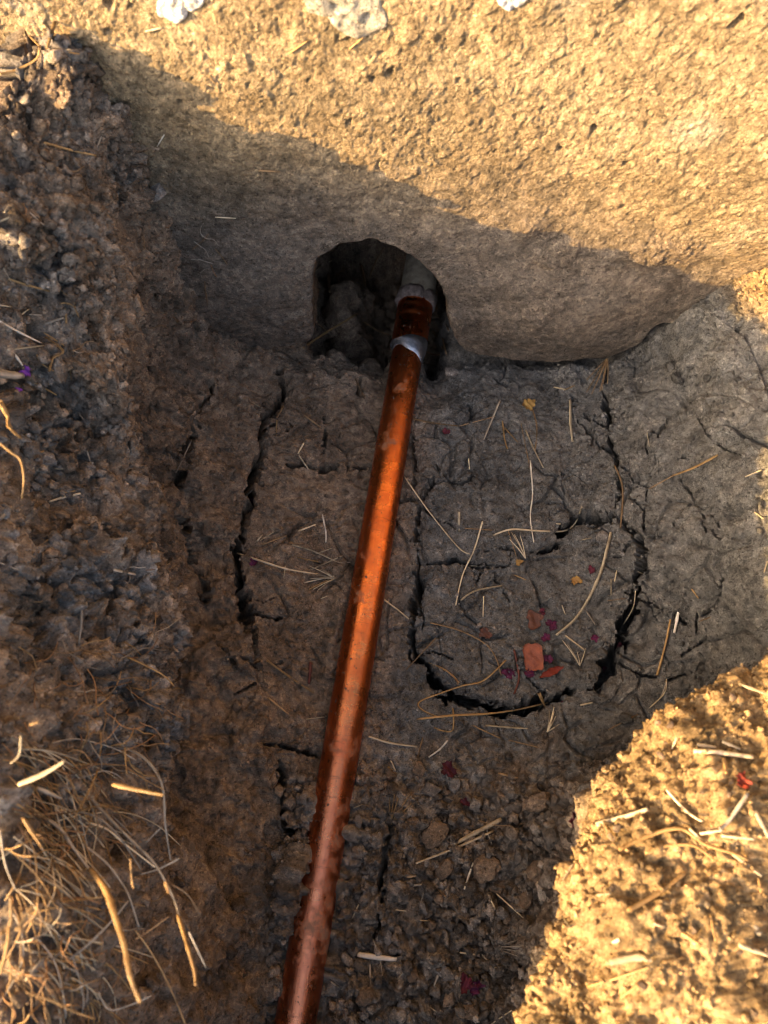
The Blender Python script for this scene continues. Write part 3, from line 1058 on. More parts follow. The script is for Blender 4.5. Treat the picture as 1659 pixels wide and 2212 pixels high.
def blob_patch(name, center_px, outline_px, mat, thick, label, seed):
    """a lump of white plaster hugging the wall: outline in view px, real thickness"""
    cp = np.array([tuple(at_y(*p, WY)) for p in outline_px])
    c0 = cp.mean(0)
    nA, nRr = 72, 16
    ang = np.linspace(0, 2 * np.pi, nA, endpoint=False)
    rel = cp - c0
    pa = np.arctan2(rel[:, 2], rel[:, 0])
    pr = np.hypot(rel[:, 2], rel[:, 0])
    o_ = np.argsort(pa)
    pa, pr = pa[o_], pr[o_]
    rr = np.interp(ang, np.concatenate([pa - 2 * np.pi, pa, pa + 2 * np.pi]), np.tile(pr, 3) if len(pr) else pr)
    vs = []
    for i in range(nRr + 1):
        f = i / nRr
        x = c0[0] + rr * f * np.cos(ang)
        z = c0[2] + rr * f * np.sin(ang)
        q = np.stack([x, np.zeros(nA), z], 1).astype(np.float32)
        jit = 1 + .12 * perlin(q + seed, 120, seed) * f
        x = c0[0] + (x - c0[0]) * jit
        z = c0[2] + (z - c0[2]) * jit
        lift = thick * (1 - f ** 8) + .0016 * perlin(q + seed, 90, seed + 1) + .0016 * perlin(q, 260, seed + 2)
        y = np.zeros(nA)
        for j in range(nA):
            h = bvh_wall.ray_cast(Vector((x[j], 0.1, z[j])), Vector((0, 1, 0)))
            y[j] = h[0].y if h[0] is not None else WY
        y = y - np.where(f >= 1, -.002, lift)
        vs.append(np.stack([x, y, z], 1))
    vs = np.array(vs)
    idx = np.arange((nRr + 1) * nA).reshape(nRr + 1, nA)
    nx = np.roll(idx, -1, 1)
    fs = np.stack([idx[:-1], idx[1:], nx[1:], nx[:-1]], -1).reshape(-1, 4)
    me = mesh_np(name, vs.reshape(-1, 3) - np.array([0, WY, 0]), fs)
    o = link(name, me, mat, parent=wall)
    o["label"] = label


M_MORTAR = soil_material("grey_mortar", attr=False, base=(.44, .39, .31), rough=0.9)
blob_patch("plaster_patch", None, [(345, -30), (445, -30), (442, 10), (405, 45), (372, 70), (340, 55), (338, 20)],
           M_PLASTER, .0025, "white plaster lump on the wall", 3)
blob_patch("plaster_patch", None, [(1075, -25), (1145, -25), (1138, 18), (1110, 38), (1080, 25)], M_PLASTER, .002,
           "small white plaster lump on the wall", 5)
blob_patch("mortar_patch", None, [(648, -20), (780, -20), (830, 30), (838, 75), (790, 98), (735, 85), (705, 50), (660, 45)],
           M_MORTAR, .002, "grey mortar smear on the wall", 7)

# ------------------------------------------------------------------ the pipe
def copper_material():
    m, nt, b = new_mat("copper")
    tc = N(nt, "ShaderNodeTexCoord")
    mp = N(nt, "ShaderNodeMapping")
    mp.inputs["Scale"].default_value = (1, 1, 1)
    nt.links.new(tc.outputs["Object"], mp.inputs[0])
    n1 = N(nt, "ShaderNodeTexNoise", Scale=55.0, Detail=5.0, Roughness=0.65)
    n2 = N(nt, "ShaderNodeTexNoise", Scale=260.0, Detail=4.0, Roughness=0.7)
    n4 = N(nt, "ShaderNodeTexNoise", Scale=520.0, Detail=2.0, Roughness=0.5)
    mp2 = N(nt, "ShaderNodeMapping")
    mp2.inputs["Scale"].default_value = (1.0, .09, 1.0)
    nt.links.new(tc.outputs["Object"], mp2.inputs[0])
    n3 = N(nt, "ShaderNodeTexNoise", Scale=600.0, Detail=4.0, Roughness=0.8)     # drawn lines along the tube
    mp3 = N(nt, "ShaderNodeMapping")
    mp3.inputs["Scale"].default_value = (.15, 1.0, .15)
    nt.links.new(tc.outputs["Object"], mp3.inputs[0])
    n5 = N(nt, "ShaderNodeTexNoise", Scale=330.0, Detail=4.0, Roughness=0.7)     # scratches round it
    nt.links.new(mp3.outputs[0], n5.inputs["Vector"])
    for n in (n1, n2, n4):
        nt.links.new(mp.outputs[0], n.inputs["Vector"])
    nt.links.new(mp2.outputs[0], n3.inputs["Vector"])
    sep = N(nt, "ShaderNodeSeparateXYZ")
    nt.links.new(tc.outputs["Object"], sep.inputs[0])
    # towards the near end the tube is dustier and pinker (soil film, plus reflected sky put into the colour)
    near_ = N(nt, "ShaderNodeMapRange")
    near_.inputs["From Min"].default_value = .08
    near_.inputs["From Max"].default_value = -.06
    nt.links.new(sep.outputs["Y"], near_.inputs[0])
    c = mixc(nt, ramp(nt, n1.outputs["Fac"], [(.35, 0.), (.7, 1.)]), (.84, .255, .07), (.58, .135, .04))
    c = mixc(nt, ramp(nt, n3.outputs["Fac"], [(.4, 0.), (.75, .6)]), c, (.45, .12, .04))
    fac = N(nt, "ShaderNodeMath", operation='MULTIPLY')
    fac.inputs[1].default_value = .35
    nt.links.new(near_.outputs[0], fac.inputs[0])
    c = mixc(nt, fac.outputs[0], c, (.72, .33, .22))
    c = mixc(nt, ramp(nt, n5.outputs["Fac"], [(.60, 0.), (.68, .55)]), c, (.20, .07, .04))
    spots = ramp(nt, n2.outputs["Fac"], [(.635, 0.), (.67, 1.)])
    specks = ramp(nt, n4.outputs["Fac"], [(.70, 0.), (.73, 1.)])
    mx = N(nt, "ShaderNodeMath", operation='MAXIMUM')
    nt.links.new(spots, mx.inputs[0])
    nt.links.new(specks, mx.inputs[1])
    mud = N(nt, "ShaderNodeTexNoise", Scale=34.0, Detail=8.0, Roughness=.72)
    nt.links.new(mp.outputs[0], mud.inputs["Vector"])
    mth = N(nt, "ShaderNodeMath", operation='MULTIPLY_ADD')          # more mud near the handled end
    nt.links.new(near_.outputs[0], mth.inputs[0])
    mth.inputs[1].default_value = .055
    nt.links.new(mud.outputs["Fac"], mth.inputs[2])
    mudf = ramp(nt, mth.outputs[0], [(.59, 0.), (.72, .8)])
    c = mixc(nt, mx.outputs[0], c, (.085, .058, .045))
    c = mixc(nt, mudf, c, (.20, .13, .085))
    mx2 = N(nt, "ShaderNodeMath", operation='MAXIMUM')
    nt.links.new(mx.outputs[0], mx2.inputs[0])
    nt.links.new(mudf, mx2.inputs[1])
    mx = mx2
    nt.links.new(c, b.inputs["Base Color"])
    inv = N(nt, "ShaderNodeMath", operation='SUBTRACT')
    inv.inputs[0].default_value = 1
    nt.links.new(mx.outputs[0], inv.inputs[1])
    nt.links.new(inv.outputs[0], b.inputs["Metallic"])
    r = ramp(nt, n1.outputs["Fac"], [(.3, .20), (.75, .42)])
    r2 = mixc(nt, mx.outputs[0], r, (.9, .9, .9))
    nt.links.new(r2, b.inputs["Roughness"])
    bp = N(nt, "ShaderNodeBump", Strength=.35, Distance=.0005)
    hh = N(nt, "ShaderNodeMath", operation='ADD')
    nt.links.new(n3.outputs["Fac"], hh.inputs[0])
    nt.links.new(n5.outputs["Fac"], hh.inputs[1])
    nt.links.new(hh.outputs[0], bp.inputs["Height"])
    nt.links.new(bp.outputs[0], b.inputs["Normal"])
    return m


def metal_material(name, base, rough, noise_to, metallic=1.0, sc=160.0):
    m, nt, b = new_mat(name)
    tc = N(nt, "ShaderNodeTexCoord")
    n1 = N(nt, "ShaderNodeTexNoise", Scale=sc, Detail=6.0, Roughness=.7)
    nt.links.new(tc.outputs["Object"], n1.inputs["Vector"])
    c = mixc(nt, ramp(nt, n1.outputs["Fac"], [(.38, 0.), (.62, 1.)]), base, noise_to)
    nt.links.new(c, b.inputs["Base Color"])
    b.inputs["Metallic"].default_value = metallic
    b.inputs["Roughness"].default_value = rough
    bp = N(nt, "ShaderNodeBump", Strength=.5, Distance=.0012)
    nt.links.new(n1.outputs["Fac"], bp.inputs["Height"])
    nt.links.new(bp.outputs[0], b.inputs["Normal"])
    return m


M_COPPER = copper_material()
M_SOLDER = metal_material("solder", (.50, .51, .53), .45, (.30, .31, .33))
M_CORRODED = metal_material("corroded_collar", (.24, .20, .185), .8, (.09, .07, .06), .1, 240.0)
M_RISER = metal_material("grey_pipe_skin", (.27, .245, .19), .7, (.16, .14, .105), .0, 120.0)

pipe = link("copper_pipe", None, label="copper water pipe running across the pit into the footing's arched notch", cat="pipe")
PANG = math.atan(0.156)
pipe.location = (pipe_x(0), 0, 0)
pipe.rotation_euler = (0, 0, -PANG)
KY = 1 / math.cos(PANG)


def lathe(name, prof, mat, sides=56, wob=0.0, seed=0, parent=pipe, skew=None):
    """prof: (y along the pipe axis, radius)"""
    prof = np.array(prof, float)
    a = np.linspace(0, 2 * np.pi, sides, endpoint=False)
    v = np.zeros((len(prof), sides, 3))
    for i, (y, r) in enumerate(prof):
        v[i, :, 0] = r * np.cos(a)
        v[i, :, 2] = r * np.sin(a)
        v[i, :, 1] = y if skew is None else y + skew(i, a)
    if wob:
        q = v.reshape(-1, 3).astype(np.float32)
        w = (wob * perlin(q, 60, seed) + .5 * wob * perlin(q, 170, seed + 1)).reshape(v.shape[:2])
        v[..., 0] += w * np.cos(a)
        v[..., 2] += w * np.sin(a)
    idx = np.arange(len(prof) * sides).reshape(len(prof), sides)
    nx = np.roll(idx, -1, 1)
    f = np.stack([idx[:-1], nx[:-1], nx[1:], idx[1:]], -1).reshape(-1, 4)
    return link(name, mesh_np(name, v.reshape(-1, 3), f), mat, parent=parent)


R0 = 0.0147
yl = np.linspace(-.60, .40, 260)
lathe("tube", [(y, R0 * (1 + .012 * math.sin(y * 37) * math.exp(-((y + .02) / .06) ** 2))) for y in yl], M_COPPER, 64, .00035, 5)
yc = .392 * KY
lathe("coupling", [(yc - .001, R0 + .0002), (yc, R0 + .0020), (yc + .003, R0 + .0024), (yc + .026, R0 + .0024),
                   (yc + .0275, R0 + .0016), (yc + .029, R0 + .0024), (yc + .036, R0 + .0027), (yc + .0375, R0 + .0017),
                   (yc + .039, R0 + .0026), (yc + .050, R0 + .0026), (yc + .051, R0)], M_COPPER, 64, .0003, 8)


def skew(i, a):
    return (.0055 * np.cos(a - .5) + .002 * np.sin(2 * a + 1) + .001 * np.sin(5 * a)) * (-1.0, -1.0, -.9, -.5, .55, .6)[i]


lathe("solder_band", [(yc - .009, R0 + .0001), (yc - .0085, R0 + .0009), (yc - .005, R0 + .0013), (yc - .001, R0 + .0027),
                      (yc + .002, R0 + .0030), (yc + .0025, R0 + .0023)], M_SOLDER, 64, .0004, 9, skew=skew)
lathe("corroded_collar", [(yc + .046, R0 + .001), (yc + .046, R0 + .0042), (yc + .048, R0 + .0052), (yc + .055, R0 + .0048),
                          (yc + .059, R0 + .0036), (yc + .060, R0 + .001)], M_CORRODED, 72, .0055, 12)
lathe("grey_pipe", [(yc + .05, R0 + .0015), (yc + .056, R0 + .0032), (yc + .075, R0 + .0026), (yc + .33, R0 + .0026)], M_RISER,
      56, .0008, 15)

# ------------------------------------------------------------------ straws, stalks and roots
def tube_mesh(name, pts, radii, sides=6, flatten=1.0, seed=0):
    pts = [Vector(p) for p in pts]
    n = len(pts)
    vs, fs = [], []
    ref = Vector((0.13, .21, 1)).normalized()
    for i, p in enumerate(pts):
        tg = (pts[min(i + 1, n - 1)] - pts[max(i - 1, 0)])
        if tg.length < 1e-9:
            tg = Vector((1, 0, 0))
        tg.normalize()
        a = tg.cross(ref)
        if a.length < 1e-4:
            a = tg.cross(Vector((1, 0, 0)))
        a.normalize()
        b = a.cross(tg).normalized()
        r = radii[i]
        for k in range(sides):
            t = 2 * math.pi * k / sides
            vs.append(p + a * (r * math.cos(t)) + b * (r * flatten * math.sin(t)))
    for i in range(n - 1):
        for k in range(sides):
            k2 = (k + 1) % sides
            fs.append((i * sides + k, i * sides + k2, (i + 1) * sides + k2, (i + 1) * sides + k))
    me = bpy.data.meshes.new(name)
    fs2 = [tuple(f) for f in fs] + [tuple(range(sides))[::-1], tuple((n - 1) * sides + k for k in range(sides))]
    me.from_pydata([tuple(v) for v in vs], [], fs2)
    me.polygons.foreach_set("use_smooth", [len(p.vertices) == 4 for p in me.polygons])
    me.update()
    g = random.Random(int(abs(pts[0].x * 1e5 + pts[-1].y * 1e6)) + n)
    lane = [g.choice([.5, .75, 1.0, 1.1]) * g.uniform(.85, 1.1) for _ in range(sides)]
    ca = me.color_attributes.new("streak", 'FLOAT_COLOR', 'POINT')
    band, cols_ = 1.0, []
    for i in range(n):
        band = .7 * band + .3 * g.uniform(.7, 1.15)
        spot = .55 if g.random() < .05 else 1.0
        for k in range(sides):
            lane[k] = min(1.2, max(.4, lane[k] + g.uniform(-.06, .06)))
            t = lane[k] * band * spot
            cols_ += [t, t * .97, t * .93, 1]
    ca.data.foreach_set("color", cols_)
    return me


def spline(pts, per=5):
    P = [Vector((*p, 0)) if len(p) == 2 else Vector(p) for p in pts]
    if len(P) == 2:
        return [P[0].lerp(P[1], i / (per + 2)) for i in range(per + 3)]
    out = []
    for i in range(len(P) - 1):
        p0, p1, p2, p3 = P[max(i - 1, 0)], P[i], P[i + 1], P[min(i + 2, len(P) - 1)]
        for k in range(per):
            t = k / per
            out.append(0.5 * ((2 * p1) + (p2 - p0) * t + (2 * p0 - 5 * p1 + 4 * p2 - p3) * t * t
                              + (3 * p1 - p0 - 3 * p2 + p3) * t ** 3))
    out.append(P[-1])
    return out


used_labels = {}


def stalk(name, px, wpx, kind, label, cat, group, depth=None, lift=0.0, taper=(.8, .7), nodes=0, flatten=None, sides=6):
    """px: points in the 1659 view. They are laid on the ground they cover, or at given distances."""
    s2 = spline(px)
    n = len(s2)
    if depth is None:
        T = []
        for p in s2:
            h = surf(p.x, p.y)
            T.append((h[0] - ORI).dot(FWD))
        T = np.array(T)
        # stiff: a straw spans the hollows and rests on the high spots
        u = np.linspace(-1, 1, n)
        deg = 1 if n < 12 else 2 if n < 20 else 4
        fit = np.polyval(np.polyfit(u, T, deg), u)
        over = np.percentile(fit - T, 90)
        T = fit - max(over, 0) - lift
    else:
        dp = np.array(depth, float)
        T = np.interp(np.linspace(0, 1, n), np.linspace(0, 1, len(dp)), dp)
    W = [at_depth(p.x, p.y, t) for p, t in zip(s2, T)]
    r0 = .5 * wpx / F_PX * float(np.mean(T))
    rad = []
    for i in range(n):
        u = i / (n - 1)
        r = r0 * (taper[0] + (1 - taper[0]) * min(1, u * 5)) * (1 - (1 - taper[1]) * u)
        rad.append(max(r * (1 + .05 * math.sin(i * 2.1 + wpx)), .0003))
    if nodes:
        for k in range(nodes):
            i = int((k + .7) * n / (nodes + .5))
            if 0 < i < n - 1:
                rad[i] *= 1.22
    if depth is None:
        W = [w + Vector((0, 0, r0 * .6)) for w in W]
    fl = flatten if flatten else (0.55 if wpx > 7 else .8)
    me = tube_mesh(name, W, rad, sides, fl)
    org = W[0].copy()
    me.transform(__import__('mathutils').Matrix.Translation(-org))
    o = link(name, me, M_STRAW[kind], label=label, cat=cat, group=group)
    o.location = org
    return o


def fr(x0, y0, sc_):
    return lambda pts: [((x0 + x / sc_) / 1.8228, (y0 + y / sc_) / 1.8228) for x, y in pts]


R1, R3, R4 = fr(0, 0, 1.0972), fr(600, 1300, 1.508), fr(1500, 1300, 1.0886)
R5, R6, R7, R8, R9 = fr(0, 1000, 1.382), fr(0, 2500, 1.4436), fr(1000, 2600, 1.3825), fr(2000, 2500, 1.4443), fr(1150, 850, 2.074)
SCL = {R1: 1.0972, R3: 1.508, R4: 1.0886, R5: 1.382, R6: 1.4436, R7: 1.3825, R8: 1.4443, R9: 2.074}

G_R = "straws on the cracked clay between pipe and sunlit mound"
G_L = "straws on the floor between pipe and root-hung bank"
G_C = "straws on the crumbled clods at the near end of the pit"
G_B = "straws on the dark crumbly bank"
G_M = "straws on the sunlit mound"
G_N = "straws inside the arched notch"
G_W = "straws on the foundation wall"
LAB = {
    'R': "loose %s straw on the cracked clay plates between the pipe and bowl-shaped bank",
    'L': "loose %s straw on the clay floor between the pipe and the root-hung bank",
    'C': "loose %s straw on the crumbled clods between the pipe and sunlit mound",
    'B': "loose %s straw on the dark crumbly bank above the pit wall",
    'M': "loose sunlit %s straw on the top of the bright mound",
    'N': "%s straw in or at the arched notch around the pipe joint",
    'W': "%s straw stuck at the foundation wall above the footing",
}
GRP = {'R': G_R, 'L': G_L, 'C': G_C, 'B': G_B, 'M': G_M, 'N': G_N, 'W': G_W}


HUE_S = {'gold': 'golden', 'pale': 'pale', 'tan': 'tan', 'grey': 'grey', 'root': 'reddish brown', 'white': 'whitish', 'red': 'dark red'}


def straws(fn, zone, items):
    for it in items:
        pts_, w, kind = it[0], it[1], it[2]
        lab = it[3] if len(it) > 3 and it[3] else None
        stalk("straw", fn(pts_), w / SCL[fn] / 1.8228 * 1.3, kind, lab or LAB[zone] % HUE_S[kind], "straw", None if lab else GRP[zone],
              lift=.0006, nodes=(1 if w > 8 else 0))


straws(R4, 'R', [
    ([(95, 620), (200, 770), (330, 930), (380, 960)], 6, 'pale', "long thin straight straw slanting away from the pipe's side"),
    ([(435, 820), (400, 940), (350, 1050), (320, 1180)], 7, 'pale'),
    ([(340, 1160), (400, 1120), (520, 1095)], 8, 'pale'),
    ([(440, 1140), (437, 1230)], 5, 'pale'),
    ([(335, 780), (333, 880)], 9, 'pale'),
    ([(640, 560), (650, 700), (640, 800), (655, 910)], 6, 'white'),
    ([(480, 880), (560, 855), (680, 862), (780, 862), (830, 830), (860, 760)], 8, 'pale'),
    ([(998, 810), (970, 930), (940, 1040), (890, 1150), (830, 1240), (750, 1308)], 11, 'pale',
     "long pale curved straw stalk lying across the round clay plate"),
    ([(1000, 580), (1035, 680), (1025, 850)], 8, 'tan', "curved brown stem beside the long clay crack"),
    ([(810, 300), (812, 400), (820, 478)], 10, 'pale'),
    ([(620, 430), (650, 500), (695, 590)], 7, 'pale'),
    ([(520, 390), (530, 470), (545, 520)], 6, 'gold'),
    ([(530, 420), (585, 480)], 5, 'gold'),
    ([(650, 340), (668, 420), (660, 520)], 5, 'tan'),
    ([(130, 380), (230, 400), (335, 412)], 5, 'gold'), ([(335, 412), (490, 370)], 4, 'tan'),
    ([(1440, 538), (1340, 590), (1250, 625)], 9, 'gold', "golden grass stem with a thin tip on the smooth clay slope"),
    ([(1250, 625), (1150, 680)], 4, 'tan'),
    ([(985, 1070), (985, 1140)], 6, 'pale'), ([(1090, 1120), (1080, 1190), (1040, 1260)], 6, 'pale'),
    ([(1275, 1200), (1255, 1300)], 12, 'white'), ([(1240, 1240), (1215, 1360), (1180, 1480)], 8, 'gold'),
    ([(1225, 1500), (1200, 1570), (1150, 1620)], 6, 'grey'),
    ([(195, 1420), (280, 1460), (335, 1510)], 7, 'tan'), ([(235, 1320), (170, 1390), (105, 1460)], 6, 'tan'),
    ([(210, 1255), (330, 1285), (440, 1340), (490, 1400), (515, 1480)], 6, 'tan'),
    ([(0, 1150), (60, 1190), (120, 1240)], 7, 'pale'),
    ([(570, 1370), (585, 1440), (590, 1500), (570, 1560)], 9, 'red', "curled reddish brown stem beside the orange leaf"),
    ([(680, 1555), (710, 1630)], 9, 'gold'),
    ([(880, 1205), (930, 1280)], 6, 'grey'), ([(790, 1310), (870, 1370)], 7, 'pale'),
    ([(740, 245), (790, 255)], 6, 'pale'), ([(785, 258), (830, 238)], 5, 'gold'), ([(375, 550), (380, 600)], 5, 'pale'),
    ([(775, 1180), (790, 1220)], 5, 'pale'), ([(360, 850), (480, 858)], 4, 'tan'), ([(545, 860), (580, 970)], 4, 'tan'),
    ([(1630, 600), (1560, 630)], 6, 'pale'), ([(1600, 780), (1640, 810)], 6, 'pale'), ([(1655, 990), (1640, 1040)], 6, 'pale'),
    ([(1330, 1110), (1360, 1150)], 6, 'gold'), ([(1410, 1230), (1360, 1250)], 5, 'tan'), ([(510, 300), (440, 470)], 8, 'grey'),
    ([(1140, 440), (1150, 500)], 3, 'pale'), ([(570, 1050), (620, 1070)], 4, 'gold'), ([(860, 900), (905, 890)], 4, 'pale'),
    ([(640, 600), (600, 400)], 3, 'tan'), ([(380, 1010), (510, 1018)], 4, 'pale'), ([(1100, 1035), (1125, 1045)], 4, 'pale'),
    ([(1010, 1030), (1000, 1080)], 5, 'pale'), ([(750, 830), (770, 832)], 5, 'pale'), ([(970, 1160), (1050, 1150)], 3, 'tan'),
])
straws(R7, 'C', [
    ([(945, 5), (1080, 80), (1110, 130)], 7, 'tan'),
    ([(1370, 0), (1250, 110), (1130, 140), (1000, 185), (910, 220), (895, 250), (940, 285), (1010, 310)], 9, 'gold',
     "long golden hooked grass stem at the edge of the round clay plate"),
    ([(890, 320), (1090, 300), (1280, 290), (1450, 265), (1659, 215)], 10, 'gold',
     "long straight golden grass stem lying below the round clay plate"),
    ([(1070, 220), (1085, 290), (1080, 380), (1030, 385), (980, 365)], 8, 'gold'),
    ([(625, 415), (740, 450), (885, 470)], 10, 'pale'), ([(920, 420), (890, 530)], 6, 'tan'),
    ([(1055, 435), (1010, 485), (950, 528)], 10, 'white'), ([(1260, 355), (1380, 365), (1490, 372)], 9, 'pale'),
    ([(1190, 355), (1340, 425)], 6, 'tan'), ([(1330, 615), (1435, 640)], 10, 'tan'), ([(1385, 435), (1550, 475)], 6, 'tan'),
    ([(745, 545), (770, 600)], 8, 'pale'),
    ([(1345, 865), (1200, 940), (1090, 1000)], 19, 'pale', "thick pale split straw, the broadest of the bundle on the clods"),
    ([(1300, 930), (1100, 1020), (880, 1105)], 11, 'pale', "long pale straw in the bundle on the clods"),
    ([(1270, 855), (1270, 930), (1295, 1000)], 7, 'white'), ([(1220, 870), (1330, 900), (1460, 890)], 5, 'tan'),
    ([(1195, 1100), (1170, 1170), (1145, 1245)], 11, 'white'), ([(1275, 1275), (1315, 1355)], 9, 'pale'),
    ([(1320, 1270), (1475, 1410)], 7, 'pale'), ([(860, 1225), (960, 1218)], 10, 'grey'), ([(830, 1175), (885, 1170)], 16, 'tan'),
    ([(565, 1600), (680, 1615), (800, 1630)], 24, 'white', "broad flat whitish straw chip on dark crumbled soil beside the pipe"),
    ([(650, 1520), (690, 1650), (700, 1720)], 6, 'grey'), ([(630, 1640), (635, 1765)], 9, 'grey'),
    ([(570, 1330), (535, 1405)], 7, 'pale'), ([(770, 1358), (830, 1365)], 6, 'pale'), ([(1120, 1590), (1200, 1600)], 9, 'pale'),
    ([(1240, 1600), (1300, 1665), (1330, 1675)], 6, 'pale'), ([(1010, 1690), (980, 1770)], 13, 'grey'),
    ([(905, 1415), (985, 1420)], 5, 'pale'), ([(815, 1690), (780, 1735)], 6, 'pale'), ([(420, 1750), (475, 1790)], 6, 'pale'),
    ([(940, 1625), (1000, 1590)], 9, 'grey'), ([(1400, 1905), (1290, 1980)], 7, 'pale'), ([(960, 1890), (1020, 1930)], 5, 'pale'),
    ([(540, 805), (590, 785)], 5, 'pale'), ([(930, 1240), (900, 1350)], 6, 'grey'), ([(1000, 1245), (1050, 1290)], 6, 'tan'),
    ([(1010, 800), (1060, 790)], 4, 'tan'), ([(1545, 180), (1595, 275)], 9, 'gold'), ([(850, 1000), (910, 1025)], 4, 'pale'),
])
straws(R7, 'L', [
    ([(70, 0), (180, 80), (325, 178)], 9, 'gold', "long golden straw stalk close beside the pipe's lower half"),
    ([(80, 205), (190, 295)], 9, 'tan'), ([(285, 320), (385, 308)], 6, 'pale'), ([(130, 565), (80, 660)], 6, 'tan'),
    ([(310, 10), (300, 130)], 16, 'red', "dark red dried leaf strip beside the pipe"),
])
straws(R3, 'L', [
    ([(505, 1325), (640, 1370), (800, 1420), (980, 1450)], 12, 'pale', "long pale stalk reaching over the wide black crack"),
    ([(830, 1275), (950, 1310), (1095, 1375)], 10, 'pale'), ([(1130, 1340), (940, 1425)], 8, 'pale'),
    ([(650, 1275), (800, 1220)], 10, 'tan'), ([(865, 1195), (970, 1155)], 10, 'pale'), ([(640, 1250), (735, 1190)], 7, 'pale'),
    ([(1010, 1095), (1030, 1200), (1030, 1260)], 9, 'white'), ([(900, 670), (865, 735)], 9, 'pale'),
    ([(870, 745), (935, 840)], 10, 'pale'), ([(900, 505), (1000, 580)], 9, 'tan'), ([(740, 535), (737, 610)], 7, 'gold'),
    ([(855, 430), (935, 400)], 7, 'tan'), ([(790, 430), (740, 520)], 11, 'tan'), ([(235, 650), (140, 850)], 8, 'grey'),
    ([(1205, 290), (1260, 410)], 9, 'tan'), ([(620, 1255), (655, 1215)], 9, 'pale'), ([(800, 1265), (900, 1270)], 6, 'tan'),
    ([(1365, 1590), (1440, 1650)], 9, 'pale'), ([(900, 1500), (1080, 1460)], 8, 'pale'), ([(930, 1540), (1050, 1480)], 7, 'gold'),
    ([(860, 1350), (1000, 1380)], 6, 'gold'), ([(970, 1330), (1080, 1290)], 6, 'pale'), ([(790, 1400), (780, 1470)], 6, 'pale'),
    ([(1100, 1380), (1190, 1380)], 6, 'grey'), ([(590, 430), (640, 460)], 8, 'pale'), ([(1000, 1595), (1040, 1580)], 6, 'pale'),
])
straws(R9, 'N', [
    ([(90, 1080), (280, 955), (540, 800)], 15, 'gold', "long straight straw leaning out of the arched notch"),
    ([(170, 480), (240, 410), (325, 370)], 13, 'pale', "pale straw curving over the notch's rim"),
    ([(630, 510), (680, 380), (755, 260)], 14, 'tan'), ([(560, 400), (590, 520), (600, 650)], 18, 'tan'),
    ([(300, 470), (310, 630)], 24, 'tan'), ([(590, 870), (700, 940), (805, 980)], 13, 'tan'),
    ([(1200, 890), (1260, 1130)], 12, 'tan'), ([(1140, 920), (1250, 1130)], 9, 'tan'),
    ([(1085, 1105), (1150, 1135), (1240, 1135)], 12, 'root'), ([(1215, 820), (1280, 940)], 10, 'tan'),
    ([(290, 410), (360, 470)], 10, 'tan'), ([(330, 520), (440, 430)], 12, 'tan'), ([(210, 880), (290, 950)], 9, 'tan'),
    ([(600, 620), (570, 680)], 12, 'pale'),
])
straws(R5, 'B', [
    ([(50, 140), (160, 175), (270, 205)], 12, 'gold'), ([(310, 285), (350, 268), (400, 285), (430, 345)], 7, 'gold'),
    ([(355, 290), (362, 380)], 11, 'gold'),
    ([(0, 370), (110, 430), (230, 490)], 17, 'white', "thick whitish straw stalk on the dark crumbly bank"),
    ([(240, 385), (350, 350)], 16, 'grey'), ([(80, 520), (240, 500)], 9, 'pale'),
    ([(270, 640), (290, 570), (345, 530), (250, 455)], 13, 'gold', "zigzag bent golden straw on the dark crumbly bank"),
    ([(75, 540), (130, 615)], 15, 'white'), ([(200, 550), (230, 600), (295, 640)], 7, 'gold'),
    ([(190, 700), (310, 770)], 9, 'gold'), ([(390, 640), (480, 668)], 9, 'gold'), ([(430, 870), (470, 920)], 6, 'grey'),
    ([(440, 1305), (350, 1325), (270, 1350)], 12, 'pale'), ([(70, 1380), (0, 1450)], 18, 'grey'),
    ([(470, 1060), (500, 1160)], 8, 'grey'), ([(300, 1170), (360, 1170)], 9, 'pale'), ([(620, 1720), (740, 1745)], 17, 'grey'),
    ([(150, 1100), (240, 1075)], 11, 'gold'), ([(120, 330), (160, 300)], 7, 'pale'), ([(60, 150), (10, 60)], 6, 'grey'),
    ([(240, 430), (350, 500)], 7, 'gold'), ([(160, 330), (230, 335)], 7, 'grey'), ([(380, 610), (390, 690)], 6, 'gold'),
    ([(0, 280), (60, 290)], 7, 'pale'), ([(445, 1920), (445, 2000), (430, 2130)], 12, 'grey'),
    ([(410, 1290), (350, 1300)], 6, 'gold'), ([(0, 1680), (100, 1720)], 7, 'grey'),
])
straws(R1, 'B', [
    ([(195, 620), (300, 650), (415, 675)], 10, 'gold'), ([(710, 585), (680, 635)], 7, 'white'), ([(440, 590), (420, 640)], 7, 'grey'),
    ([(60, 870), (20, 920)], 9, 'grey'), ([(0, 960), (60, 935)], 9, 'pale'), ([(130, 920), (190, 975)], 6, 'grey'),
    ([(280, 1180), (330, 1190)], 6, 'grey'),
])
straws(R1, 'W', [
    ([(240, 100), (205, 215)], 14, 'gold'), ([(0, 325), (70, 310), (160, 260), (172, 205)], 14, 'gold',
                                             "sunlit golden stalk bent along the bank's top corner by the wall"),
    ([(630, 140), (700, 125)], 10, 'pale'), ([(930, 940), (1020, 945)], 6, 'pale'), ([(1120, 740), (1210, 745)], 9, 'tan'),
    ([(1250, 235), (1330, 180)], 9, 'gold'), ([(370, 240), (300, 230)], 8, 'gold'), ([(1510, 215), (1570, 165)], 8, 'gold'),
    ([(130, 160), (180, 210)], 8, 'gold'), ([(900, 330), (940, 370)], 5, 'tan'),
])
